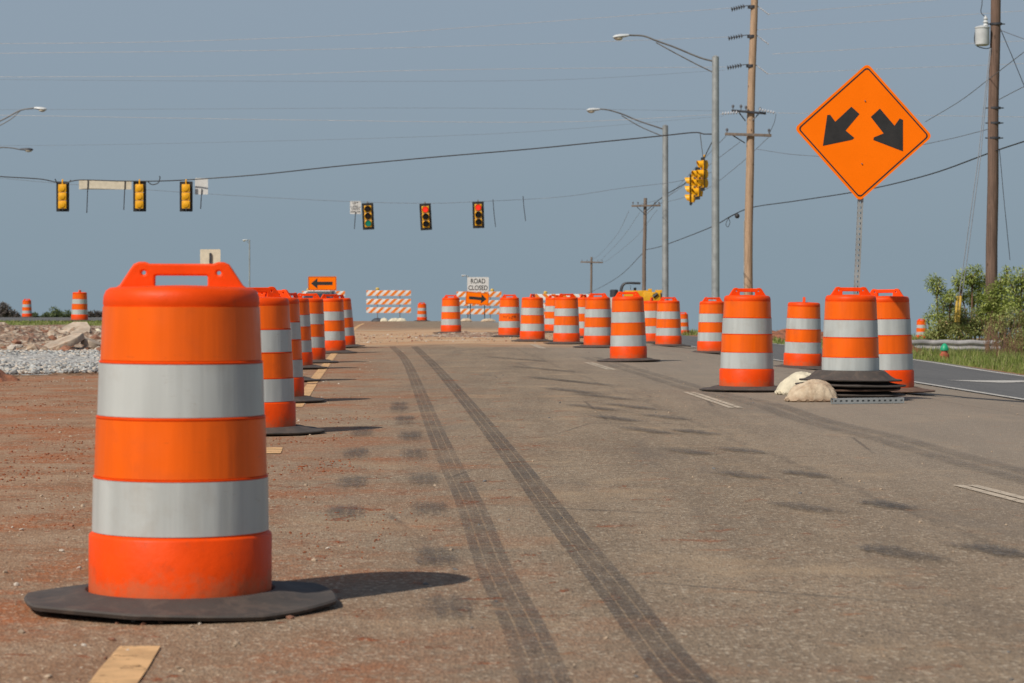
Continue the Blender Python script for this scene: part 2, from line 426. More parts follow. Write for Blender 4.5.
def flat_mesh(name, loops, depth, mat, bevel=0.0):
    """closed 2D outlines (inner ones are holes) given real thickness; lies in XY, thick along Z"""
    cu = bpy.data.curves.new(name, 'CURVE'); cu.dimensions = '2D'; cu.fill_mode = 'BOTH'
    cu.extrude = depth / 2; cu.bevel_depth = bevel; cu.bevel_resolution = 1
    for lp in loops:
        s = cu.splines.new('POLY'); s.points.add(len(lp) - 1); s.use_cyclic_u = True
        for i, p in enumerate(lp): s.points[i].co = (p[0], p[1], 0, 1)
    o = bpy.data.objects.new('tmp', cu); COL.objects.link(o)
    dg = bpy.context.evaluated_depsgraph_get()
    me = bpy.data.meshes.new_from_object(o.evaluated_get(dg))
    bpy.data.objects.remove(o); me.name = name
    me.materials.clear(); me.materials.append(mat)
    me.transform(Matrix.Rotation(R(90), 4, 'X'))          # stand it up: now in XZ, thick along Y
    return me
def text_mesh(name, body, size, depth, mat, align='CENTER', sx=1.0):
    cu = bpy.data.curves.new(name, 'FONT'); cu.body = body; cu.size = size; cu.extrude = depth / 2
    cu.align_x = align; cu.align_y = 'CENTER'; cu.offset = size * 0.014
    o = bpy.data.objects.new('tmp', cu); COL.objects.link(o)
    dg = bpy.context.evaluated_depsgraph_get()
    me = bpy.data.meshes.new_from_object(o.evaluated_get(dg))
    bpy.data.objects.remove(o)
    me.materials.clear(); me.materials.append(mat)
    me.transform(Matrix.Rotation(R(90), 4, 'X') @ Matrix.Diagonal((sx, 1, 1, 1)))
    return me
def circle(cx, cy, r, n=20):
    return [(cx + r * math.cos(2 * math.pi * i / n), cy + r * math.sin(2 * math.pi * i / n)) for i in range(n)]
def rrect(cx, cy, w, h, r, n=4):
    out = []
    for (sx, sy, a0) in ((1, 1, 0), (-1, 1, 90), (-1, -1, 180), (1, -1, 270)):
        ox, oy = cx + sx * (w / 2 - r), cy + sy * (h / 2 - r)
        for i in range(n + 1):
            a = R(a0 + 90 * i / n); out.append((ox + r * math.cos(a), oy + r * math.sin(a)))
    return out
def catmull(pts, n=8):
    pts = [Vector(p) for p in pts]
    if len(pts) < 3: return pts
    ext = [pts[0] * 2 - pts[1]] + pts + [pts[-1] * 2 - pts[-2]]
    out = []
    for i in range(1, len(ext) - 2):
        p0, p1, p2, p3 = ext[i - 1:i + 3]
        for k in range(n):
            t = k / n
            out.append(0.5 * ((2 * p1) + (p2 - p0) * t + (2 * p0 - 5 * p1 + 4 * p2 - p3) * t * t + (3 * p1 - p0 - 3 * p2 + p3) * t ** 3))
    out.append(pts[-1]); return out

# ------------------------------------------------------------------ setting: ground, roads
def frange(a, b, s):
    out = []; x = a
    while x < b - 1e-6: out.append(x); x += s
    out.append(b); return out
def sheet(name, us, ys, off, mat, bend=0.047):
    vs = []; fs = []
    for yy in ys:
        for uu in us:
            x = uu - bend * min(yy, 400)
            vs.append((x, yy, g(x, yy) + off))
    n = len(us)
    for j in range(len(ys) - 1):
        for i in range(n - 1):
            a = j * n + i; fs.append((a, a + 1, a + 1 + n, a + n))
    me = bpy.data.meshes.new(name); me.from_pydata(vs, [], fs); me.materials.append(mat)
    me.polygons.foreach_set('use_smooth', [True] * len(me.polygons)); me.update()
    return tag(obj(name, me, None), kind='structure')
us = [-3000, -1200, -500, -200, -90, -45, -25] + frange(-16, 24, 0.5) + [30, 45, 90, 200, 500, 1200, 3000]
ys = [-400, -150, -60, -25, -10] + frange(-4, 165, 1.5) + [175, 190, 220, 270, 350, 500, 800, 1300, 2200, 4000]
sheet('ground', us, ys, 0.0, M['ground'])
sheet('road', frange(-4.4, 6.9, 0.45), frange(-12, 160, 1.5), 0.006, M['road'])
# turning lane of newer asphalt along the right
def strip(name, line, mat, off, w0=None, parent=None, sub=8, kind='structure'):
    """line: list of (x,y,halfwidth) centre points; drapes a ribbon over the ground"""
    pts = [Vector((p[0], p[1], 0)) for p in line]
    ws = [p[2] for p in line]
    cp = catmull(pts, sub)
    vs = []; fs = []
    n = len(cp)
    for i, p in enumerate(cp):
        t = i / max(1, n - 1) * (len(ws) - 1); k = min(int(t), len(ws) - 2) if len(ws) > 1 else 0
        w = ws[k] + (ws[k + 1] - ws[k]) * (t - k) if len(ws) > 1 else ws[0]
        d = cp[min(i + 1, n - 1)] - cp[max(i - 1, 0)]; s = Vector((d.y, -d.x, 0)).normalized()
        for q in (p - s * w, p + s * w): vs.append((q.x, q.y, g(q.x, q.y) + off))
    for i in range(n - 1): fs.append((2 * i, 2 * i + 1, 2 * i + 3, 2 * i + 2))
    me = bpy.data.meshes.new(name); me.from_pydata(vs, [], fs); me.materials.append(mat)
    o = obj(name, me, None, parent)
    if kind: tag(o, kind=kind)
    return o
edge_u = lambda y: 11.0 + 1.15 * sm(42, 60, y) - 0.3 * sm(62, 90, y) + 0.35 * sm(8, 20, y) * 0
vs = []; fs = []; yy_ = frange(-10, 150, 1.0); nu = 14
for yy in yy_:
    eu = edge_u(yy) + 0.22
    for k in range(nu + 1):
        uu = 6.62 + (eu - 6.62) * k / nu; x = uu - 0.047 * yy
        vs.append((x, yy, g(x, yy) + 0.012))
for j in range(len(yy_) - 1):
    for k in range(nu):
        a = j * (nu + 1) + k; fs.append((a, a + 1, a + 2 + nu, a + 1 + nu))
me = bpy.data.meshes.new('turn_lane'); me.from_pydata(vs, [], fs); me.materials.append(M['newroad'])
tag(obj('turn_lane', me, None), kind='structure')
# side road crossing far left
vs = []; fs = []
xs_ = frange(-60, -9.2, 1.0); yy_ = frange(84, 143, 1.5)
for yy in yy_:
    for x in xs_: vs.append((x, yy, g(x, yy) + 0.018))
for j in range(len(yy_) - 1):
    for k in range(len(xs_) - 1):
        a = j * len(xs_) + k; fs.append((a, a + 1, a + 1 + len(xs_), a + len(xs_)))
me = bpy.data.meshes.new('side_road'); me.from_pydata(vs, [], fs); me.materials.append(M['newroad'])
tag(obj('side_road', me, None), kind='structure')

# painted markings
def line_u(name, y0, y1, u, hw, mat, off=0.012, slope=0.047):
    n = max(2, int((y1 - y0) / 1.5) + 1)
    pts = [(u - slope * (y0 + (y1 - y0) * i / (n - 1)), y0 + (y1 - y0) * i / (n - 1), hw) for i in range(n)]
    return strip(name, pts, mat, off, sub=2)
# lane dashes: ends taken from the ground points under their ends
for (a, b) in (((1100, 522), (965, 487)), ((736, 409), (689, 393)), ((612, 370.5), (588, 363)), ((543, 349), (532, 344.5))):
    pa, pb = gp(*a), gp(*b)
    d = (pb - pa).normalized(); s = Vector((d.y, -d.x, 0))
    for sgn in (-1, 1):
        strip('lane_dash', [(pa.x + s.x * sgn * 0.036, pa.y + s.y * sgn * 0.036, 0.027), ((pa.x + pb.x) / 2 + s.x * sgn * 0.036, (pa.y + pb.y) / 2 + s.y * sgn * 0.036, 0.027), (pb.x + s.x * sgn * 0.036, pb.y + s.y * sgn * 0.036, 0.027)], M['worn_paint'], 0.011)
# left edge line: worn, in pieces
for (a, b) in (((104, 700), (140, 650)), ((271, 455), (274, 449)), ((296, 408), (312, 385)), ((312, 384), (327, 364)), ((328, 362), (343, 343)), ((350, 334), (364, 323.5))):
    pa, pb = gp(*a), gp(*b); md = (pa + pb) / 2
    strip('edge_line', [(pa.x, pa.y, 0.058), (md.x, md.y, 0.06), (pb.x, pb.y, 0.055)], M['edge_paint'], 0.011)
line_u('white_lane_line', -8, 150, 6.72, 0.08, M['white_line'], 0.018)
pts = [(edge_u(y) - 0.1 - 0.047 * y, y, 0.10) for y in frange(-8, 150, 2.0)]
strip('white_edge_line', pts, M['white_line'], 0.018, sub=2)
# pale arrow painted across the turn lane
pa = gp(948, 381.3); pb = gp(985, 382.6); pc = gp(1040, 382.2); pd = gp(1100, 384)
strip('lane_arrow', [(pa.x, pa.y, 0.02), (pb.x, pb.y, 0.26), (pc.x, pc.y - 0.02, 0.11), (pd.x, pd.y, 0.11)], M['white_line'], 0.018)

# tyre marks
def polyg(pts): return [gp(*p) for p in pts]
A = polyg([(700, 697), (668, 665), (613, 592), (558, 522), (510, 458), (461, 397), (432, 364), (414, 347)])
B = polyg([(548, 700), (543, 683), (522, 629), (491, 565), (467, 501), (437, 437), (406, 362), (392, 347)])
for Ls in (A, B):
    for off, hw in ((-0.046, 0.018), (0.0, 0.022), (0.046, 0.018)):
        pts = []
        for i, p in enumerate(Ls):
            d = Ls[min(i + 1, len(Ls) - 1)] - Ls[max(i - 1, 0)]; s = Vector((d.y, -d.x, 0)).normalized()
            pts.append((p.x + s.x * off, p.y + s.y * off, hw))
        strip('tyre_mark', pts, M['tyre'] if Ls is A else M['tyre_mid'], 0.016)
C_ = polyg([(1090, 497), (1024, 478), (950, 458), (880, 438), (810, 421), (766, 406), (700, 391), (640, 373), (590, 358)])
for off in (-0.09, 0.09):
    pts = []
    for i, p in enumerate(C_):
        d = C_[min(i + 1, len(C_) - 1)] - C_[max(i - 1, 0)]; s = Vector((d.y, -d.x, 0)).normalized()
        pts.append((p.x + s.x * off, p.y + s.y * off, 0.07))
    strip('tyre_mark', pts, M['tyre_faint'], 0.016)
# scuffed tread patches in rows
for (px, py, ln) in ((741, 477, .5), (805, 476, .45), (805, 510, .5), (885, 507, .45), (900, 556, .5), (990, 553, .45), (741, 452, .5), (686, 453, .6), (698, 434, .7), (647, 432, .8), (662, 418, .9),
                     (617, 420, .9), (632, 408, 1.2), (595, 409, 1.2), (606, 398, 1.5), (572, 392, 1.5), (560, 381, 2), (588, 384, 2), (545, 370, 2.5), (520, 360, 3),
                     (430, 512, .5), (424, 481, .6), (414, 456, .7), (410, 437, .8), (404, 421, 1.0), (399, 408, 1.3), (345, 515, .5), (352, 484, .6), (356, 455, .7), (362, 432, .9), (436, 560, .4), (448, 610, .35)):
    p = gp(px, py); slant = -0.30 if px > 500 else -0.04
    d = Vector((slant, 1, 0)).normalized(); q = Vector((d.y, -d.x, 0)); w = 0.10; ln = ln * 1.5
    if px < 500: ln *= 1.4
    vs = []; fs = []; fd = []; n1, n2 = 40, 14
    for i in range(n1 + 1):
        for k in range(n2 + 1):
            a = -1 + 2 * i / n1; b = -1 + 2 * k / n2
            c = p + q * (a * w) + d * (b * ln / 2)
            vs.append((c.x, c.y, g(c.x, c.y) + 0.016)); 
            gro = 0.35 if min(abs(a + 0.5), abs(a), abs(a - 0.5)) < 0.05 else 1.0
            fd.append((0.72 if px < 500 else 1.0) * min(1.0, 2.0 * (1 - abs(a))) * min(1.0, 1.6 * (1 - abs(b))) * gro * (0.75 + 0.25 * math.sin(b * ln * 45)))
    for i in range(n1):
        for k in range(n2):
            a = i * (n2 + 1) + k; fs.append((a, a + n2 + 1, a + n2 + 2, a + 1))
    me = bpy.data.meshes.new('tyre_mark'); me.from_pydata(vs, [], fs); me.materials.append(M['tyre_patch'])
    me.attributes.new('fade', 'FLOAT', 'POINT').data.foreach_set('value', fd)
    tag(obj('tyre_mark', me, None), kind='structure')

# ------------------------------------------------------------------ traffic drum
def drum_base_bm(seed=0, lift=0.0):
    rnd = random.Random(seed)
    ph = rnd.uniform(0, 6); amp = rnd.uniform(0.002, 0.006) if seed != 1 else 0.008
    def fn(p, a, r, z):
        if r > 0.36:
            k = 1 / max(abs(math.cos(((a + R(22.5)) % R(45)) - R(22.5))), 0.9)      # eight-sided outline
            k = 0.55 * k + 0.45
            t = (r - 0.36) / 0.11
            p = Vector((p.x * k, p.y * k, p.z))
            p.z += t * amp * (math.sin(2 * a + ph) + 0.5 * math.sin(3 * a + 1.7 * ph) + 1.3) * 0.8
        return p
    bm = bmesh.new()
    lathe(bm, [(0.281, 0.012), (0.281, 0.044), (0.288, 0.052), (0.315, 0.052), (0.335, 0.047), (0.375, 0.032), (0.42, 0.024), (0.462, 0.020), (0.468, 0.014), (0.462, 0.004), (0.40, 0.002), (0.30, 0.001), (0.281, 0.012)], 64, fn)
    return bm
def make_drum():
    t = thing('traffic_drum', 'x', 'traffic drum')
    bm = bmesh.new()
    prof = [(0.268, 0.03), (0.277, 0.034), (0.277, 0.216), (0.273, 0.222), (0.268, 0.224), (0.2645, 0.228), (0.262, 0.391), (0.2645, 0.392), (0.2645, 0.396), (0.258, 0.398),
            (0.2535, 0.571), (0.2565, 0.573), (0.2565, 0.577), (0.250, 0.580), (0.245, 0.738), (0.248, 0.740), (0.248, 0.744), (0.241, 0.747), (0.2345, 0.910), (0.237, 0.918),
            (0.235, 0.940), (0.228, 0.957), (0.214, 0.966), (0.19, 0.968), (0.10, 0.972), (0.02, 0.974)]
    rg = lathe(bm, prof, 64); cap(bm, rg[-1]); cap(bm, rg[0], True)
    obj('body', bm, M['plastic'], t)
    for nm, mt, r0, z0, r1, z1 in (('white_band', 'wband', 0.2645, 0.230, 0.262, 0.390), ('orange_band', 'oband', 0.258, 0.399, 0.2535, 0.570), ('white_band', 'wband', 0.250, 0.581, 0.245, 0.737), ('orange_band', 'oband', 0.241, 0.748, 0.2345, 0.908)):
        bm = bmesh.new()
        # sheeting wraps the drum and overlaps itself a little
        def fn(p, a, r, z):
            return p
        lathe(bm, [(r0 + 0.0005, z0 - 0.0005), (r0 + 0.003, z0), (r1 + 0.003, z1), (r1 + 0.0005, z1 + 0.0005)], 64, fn)
        obj(nm, bm, M[mt], t)
    outer = [(-0.19, 0.0), (-0.182, 0.006), (-0.148, 0.062), (-0.140, 0.074), (-0.127, 0.080), (-0.112, 0.080), (-0.098, 0.074), (0.098, 0.074), (0.112, 0.080), (0.127, 0.080), (0.140, 0.074), (0.148, 0.062), (0.182, 0.006), (0.19, 0.0)]
    slot = rrect(0, 0.024, 0.172, 0.046, 0.010)
    me = flat_mesh('handle', [outer, slot, circle(-0.114, 0.050, 0.013), circle(0.114, 0.050, 0.013)], 0.020, M['plastic'], 0.006)
    me.transform(Matrix.Translation((0, 0, 0.965)) @ Matrix.Diagonal((1, 1, 0.93, 1)))
    me.polygons.foreach_set('use_smooth', [True] * len(me.polygons)); me.set_sharp_from_angle(angle=R(35))
    h = obj('handle', me, None, t)
    obj('rubber_base', drum_base_bm(1), M['rubber'], t)
    return t
base_variants = [mesh_from(drum_base_bm(s), 'rubber_base', M['rubber']) for s in (2, 3, 4, 5)]
GL, GR, GF = 'drums lining the left edge of the lane', 'drums lining the right side of the lane', 'drums standing far away'
DR = [
 # px, depth-scale s (px per metre), turn, lean, group, label
 (180.5, 328, 2, (0, 0), GL, 'largest and nearest orange drum, filling the left foreground, its two white bands greyed'),
 (257, 140, 28, (0, 0), GL, 'second drum in the left row, right behind the big foreground drum'),
 (274.5, 107.5, -25, (0, 0), GL, 'third drum in the left row, its base tip showing past the second drum'),
 (279, 86, 50, (0, 0), GL, 'fourth drum in the left row, hidden but for its base and shadow'),
 (292.5, 73, 70, (0, 0), GL, 'fifth drum in the left row, a narrow shaded strip beside the orange arrow sign'),
 (307, 66.5, 10, (0, 0), GL, 'sixth drum in the left row, in front of the orange left arrow sign'),
 (330, 56.5, 35, (0, 0), GL, 'seventh drum in the left row, right under the left arrow sign corner'),
 (341.5, 51, 60, (0, -3.2), GL, 'last and smallest drum of the left row, with clear road on its right'),
 (451, 37, 5, (0, 0), GR, 'lone drum just left of the road closed sign, at the start of the right row'),
 (509.5, 40.7, 4, (0, 0), GR, 'drum right of the road closed sign with dark scribble on its middle orange band'),
 (532.3, 45.5, 75, (0, 0), GR, 'clean drum overlapping the scribbled drum, handle seen end on'),
 (554, 36, 30, (0, 0), GR, 'small drum set back under the slanted striped barricade at right'),
 (566.5, 48.3, 20, (0, 0), GR, 'drum with a bright sheen on its bands, in front of two set back drums'),
 (583, 41.6, 65, (0, 0), GR, 'thin sliver of a drum seen between two nearer drums, left of the roller'),
 (598, 52, 3, (0, 0), GR, 'drum just left of the tall drum, black tank of the yellow roller over its shoulder'),
 (628.5, 67, -8, (0, 0), GR, 'tall drum standing right in front of the yellow roller'),
 (652, 44, 80, (0, 0), GR, 'drum squeezed between the tall roller drum and the scratched drum under the second lamp post'),
 (668.5, 47.5, 5, (-0.5, 0), GR, 'scratched drum at the foot of the shorter street lamp'),
 (683, 22, 0, (0, 0), GF, 'tiny far drum peeping out past the foot of the shorter street lamp'),
 (712, 54, 12, (0, 0), GR, 'drum at the foot of the taller street lamp'),
 (746.6, 98.5, 8, (0, 0), GR, 'large drum in front of the tall wooden pole, left of the sandbags'),
 (802.5, 68.5, 85, (1.0, 1.2), GR, 'slightly tilted drum set back behind the sandbags, handle seen end on'),
 (850.3, 107.5, 5, (0, 0), GR, 'drum ringed by a stack of spare rubber bases, under the diamond sign'),
 (886.5, 99, -30, (0, 0), GR, 'rightmost large drum, on a dusty brown base, partly behind the ringed drum'),
 (422, 18, 20, (0, 0), GF, 'tiny far drum alone on the road crest between the barricade and the lone drum'),
 (79.5, 30, 90, (0, 0), GF, 'far drum on the side road above the rubble pile at left'),
 (27, 18, 10, (0, 0), GF, 'tiny far drum at the left edge, before the distant green trees'),
 (921.5, 20, 0, (0, 0), GF, 'tiny far drum half hidden behind the guardrail and bushes'),
]
proto = make_drum()
drums = {}
BROWN = mesh_from(drum_base_bm(9), 'rubber_base', M['rubber_brown'])
for i, (px, s, rz, lean, grp, lab) in enumerate(DR):
    Z = F / s; x = (px - CX) / s
    loc = (x, Z, g(x, Z) + 0.008)
    ln_ = random.Random(i * 13 + 5); lx = lean[1] if lean[1] else ln_.uniform(-0.7, 0.7); ly = lean[0] if lean[0] else ln_.uniform(-0.5, 0.5)
    if i == 0: lx, ly = 0.2, 0
    rot = (Matrix.Rotation(R(lx), 3, 'Y') @ Matrix.Rotation(R(ly), 3, 'X') @ Matrix.Rotation(R(rz), 3, 'Z')).to_euler()
    if i == 0:
        proto.location = loc; proto.rotation_euler = rot; tag(proto, lab, group=grp); o = proto
    else:
        o = dup(proto, lab, loc, rot, grp)
        for c in o.children:
            if c.name.startswith('rubber_base'): c.data = base_variants[i % 4]; c.rotation_euler = (0, 0, R(37 * i % 360))
            if c.name.startswith('rubber_base') and 'brown base' in lab: c.data = BROWN
    drums[i] = o
for c in proto.children:
    if c.name.startswith('rubber_base'): c.rotation_euler = (0, 0, R(12))
# scribble on the drum right of the road closed sign
sd = drums[9]
bm = bmesh.new(); rnd = random.Random(5)
for k in range(9):
    a0 = R(-90 - 36 + k * 8.4) - sd.rotation_euler.z
    pts = []
    for q in range(5):
        a = a0 + R(rnd.uniform(-2.2, 2.2) + q * 0.9); z = 0.487 + rnd.uniform(-0.04, 0.04)
        r = 0.2565 + 0.0035
        pts.append((r * math.cos(a), r * math.sin(a), z))
    tube(bm, pts, 0.0045, 5)
obj('scribble', bm, M['black'], sd)
# spare bases stacked round the ringed drum
rd = drums[22]
stack_lab = ['lowest of the spare rubber bases stacked round the drum under the diamond sign, black',
             'second spare rubber base from the ground in the stack, dusty brown rim',
             'third spare rubber base from the ground in the stack, black and curled at the right',
             'topmost spare rubber base of the stack, its black cone hugging the drum']
for k in range(4):
    bm = drum_base_bm(20 + k)
    if k == 3:
        for v in bm.verts:
            r = math.hypot(v.co.x, v.co.y); v.co.z += 0.055 * sm(0.44, 0.29, r)
    o = obj('drum_base', bm, M['rubber_brown'] if k == 1 else M['rubber'])
    tag(o, stack_lab[k], 'rubber base', 'spare rubber bases stacked round a drum')
    o.location = (rd.location.x + (0.03, -0.05, 0.05, 0.0)[k], rd.location.y + (0.02, -0.03, 0.01, 0)[k], rd.location.z + 0.034 + 0.044 * k)
    o.location = (rd.location.x + (0.004, -0.004, 0.003, 0)[k], rd.location.y, o.location.z)
    o.rotation_euler = (R((0.4, -0.5, 0.6, 0)[k]), R((0.3, -0.8, 0.9, 0.4)[k]), R((10, 31, 22, 5)[k]))
    o.scale = ((1.04, 1.0, 1.06, 0.99)[k],) * 2 + (1,)

# ------------------------------------------------------------------ sandbags
def sandbag(name, lab, loc, size, rz, mat, seed, group, knot=True, tilt=0):
    t = thing(name, lab, 'sandbag', loc, rz, group)
    bm = bmesh.new(); n1, n2 = 56, 40; off = Vector((seed * 3.1, seed, 0)); top = {}; bot = {}
    for i in range(n1 + 1):
        for k in range(n2 + 1):
            u_ = -1 + 2 * i / n1; v_ = -1 + 2 * k / n2
            pu = (1 - abs(u_) ** 2.6) ** 0.62 if abs(u_) < 1 else 0; pv = (1 - abs(v_) ** 2.4) ** 0.6 if abs(v_) < 1 else 0
            edge = 1 - min(pu, pv)
            x = u_ * size[0] * (1 - 0.10 * v_ * v_ + 0.10 * mnoise.noise(Vector((u_ * 1.3, v_, 1)) + off)); y = v_ * size[1] * (1.05 - 0.14 * u_ * u_) * 1.1
            z = size[2] * 1.27 * pu * pv * (1 + 0.22 * mnoise.noise(Vector((u_ * 1.6, v_ * 1.6, 0)) + off) + 0.10 * u_)
            wr = abs(mnoise.noise(Vector((u_ * 3.0 + v_ * 1.5, v_ * 6 - u_, 5)) + off)) * 0.9 + abs(mnoise.noise(Vector((u_ * 8, v_ * 3, 2)) + off)) * 0.5
            z -= size[2] * 0.22 * wr * (0.35 + 0.65 * edge) * (1 if z > 0.01 else 0)
            z = max(z, 0) + 0.012
            z += 0.012 * edge * math.sin(u_ * 17 + v_ * 13 + seed)
            top[i, k] = bm.verts.new((x, y, max(z, 0.009)))
            bot[i, k] = top[i, k] if i in (0, n1) or k in (0, n2) else bm.verts.new((x, y, 0.001))
    for i in range(n1):
        for k in range(n2):
            bm.faces.new((top[i, k], top[i + 1, k], top[i + 1, k + 1], top[i, k + 1]))
            bm.faces.new((bot[i, k], bot[i, k + 1], bot[i + 1, k + 1], bot[i + 1, k]))
    obj('sack', bm, mat, t)
    if knot:
        bm = bmesh.new()
        for k in range(7):
            a = k * 0.9; tube(bm, [(-size[0] * 0.86, -0.04, size[2] * 0.30), (-size[0] * 0.98, -0.05 + 0.01 * math.cos(a), size[2] * 0.18), (-size[0] * 1.06, -0.06 + 0.05 * math.cos(a), 0.012 + 0.02 * abs(math.sin(a)))], [0.026, 0.012, 0.016], 7)
        obj('tied_neck', bm, mat, t)
    return t
p = gp(813, 402.5); p.y += 0.10
sandbag('sandbag', 'plump tan sandbag leaning in front of the stack of rubber bases', (p.x, p.y, g(p.x, p.y) + 0.008), (0.23, 0.16, 0.145), R(4), M['bag'], 2, 'sandbags at the diamond sign')
p = gp(800, 396); p.y += 0.12
sandbag('sandbag', 'paler yellowish sandbag tucked behind the tan one, left of the stack', (p.x + 0.02, p.y + 0.15, g(p.x, p.y) + 0.008), (0.22, 0.15, 0.155), R(12), M['bag_pale'], 5, 'sandbags at the diamond sign', knot=True)
# perforated tube lying in front of the stack
def perf_tube(bm, p0, p1, w=0.05):
    """square tube with a row of real punched holes, faces as plates"""
    p0 = Vector(p0); p1 = Vector(p1); d = p1 - p0; L = d.length; d.normalize()
    a = Vector((0, 0, 1)) if abs(d.z) < 0.8 else Vector((0, 1, 0))
    s = d.cross(a).normalized(); t = s.cross(d).normalized()
    n = max(2, int(L / 0.05)); st = L / n; h = 0.016
    for (nx, ny) in ((s, t), (t, -s), (-s, -t), (-t, s)):
        o = p0 + nx * (w / 2)
        # two side rails and bridges between holes
        for q in (-1, 1):
            a0 = o + ny * (q * w / 2); a1 = o + ny * (q * h / 2 * 1.0)
            bm.faces.new([bm.verts.new(v) for v in (a0, a0 + d * L, a1 + d * L, a1)])
        for k in range(n + 1):
            c = k * st; x0 = max(0, c - (st - h * 1.3) / 2); x1 = min(L, c + (st - h * 1.3) / 2)
            if x1 <= x0: continue
            b0 = o - ny * h / 2; b1 = o + ny * h / 2
            bm.faces.new([bm.verts.new(v) for v in (b0 + d * x0, b0 + d * x1, b1 + d * x1, b1 + d * x0)])
pa = gp(832, 405); pb = gp(903, 404)
bm = bmesh.new(); perf_tube(bm, (pa.x, pa.y + 0.02, g(pa.x, pa.y) + 0.034), (pb.x, pb.y, g(pb.x, pb.y) + 0.034), 0.05)
o = obj('steel_tube', bm, M['galv'], smooth=False)
tag(o, 'perforated grey steel tube lying on the asphalt in front of the rubber bases', 'steel tube')

# ------------------------------------------------------------------ diamond warning sign
sZ = 23.85; S = F / sZ
c0 = at(863.4, 132.3, sZ)
sg = thing('warning_sign', 'orange diamond road sign with two black arrows pointing down left and down right', 'road sign', (c0.x, c0.y, c0.z))
tilt = R(3.3)
def loc2(zx, zy):     # enlarged-crop pixel to metres in the sign's own upright frame
    x = (zx - 228) / 2.733 / S; z = -(zy - 222) / 2.733 / S
    return (x * math.cos(tilt) - z * math.sin(tilt), x * math.sin(tilt) + z * math.cos(tilt))
side = 0.934
def dsq(sd, r):
    return [((x - z) / math.sqrt(2), (x + z) / math.sqrt(2)) for (x, z) in rrect(0, 0, sd, sd, r, 5)]
def signpart(name, loops, depth, mat, yo):
    me = flat_mesh(name, loops, depth, mat)
    me.transform(Matrix.Translation((0, yo, 0)))
    o = obj(name, me, None, sg); o.rotation_euler = (0, tilt, 0); return o
signpart('panel', [dsq(side, 0.045)], 0.004, M['sign_orange'], 0)
signpart('border', [dsq(side - 0.045, 0.035), dsq(side - 0.070, 0.028)], 0.0012, M['black'], -0.0034)
la = [(195, 152), (217, 172), (179, 217), (203, 237), (198, 242), (117, 259), (129, 175), (137, 174), (151, 193)]
ra = [(273, 157), (248, 180), (283, 225), (256, 236), (255, 243), (336, 274), (336, 188), (327, 184), (313, 204)]
for arr in (la, ra):
    signpart('arrow', [[loc2(*q) for q in arr]], 0.0012, M['black'], -0.0034)
bm = bmesh.new()
pt_top = Vector((0.03, 0.045, 0.52)); pb_ = at(853, 385, sZ) - c0; pb_.y = 0.045; pb_.z = g(c0.x, c0.y) - c0.z + 0.12
perf_tube(bm, pb_, pt_top, 0.05)
obj('post', bm, M['galv'], sg, smooth=False)
bm = bmesh.new()
for zz in (0.3, -0.3):
    cyl(bm, (0.0 + zz * 0.05, -0.012, zz), (zz * 0.05, 0.02, zz), 0.006, seg=10)
obj('bolt', bm, M['galv_dark'], sg)

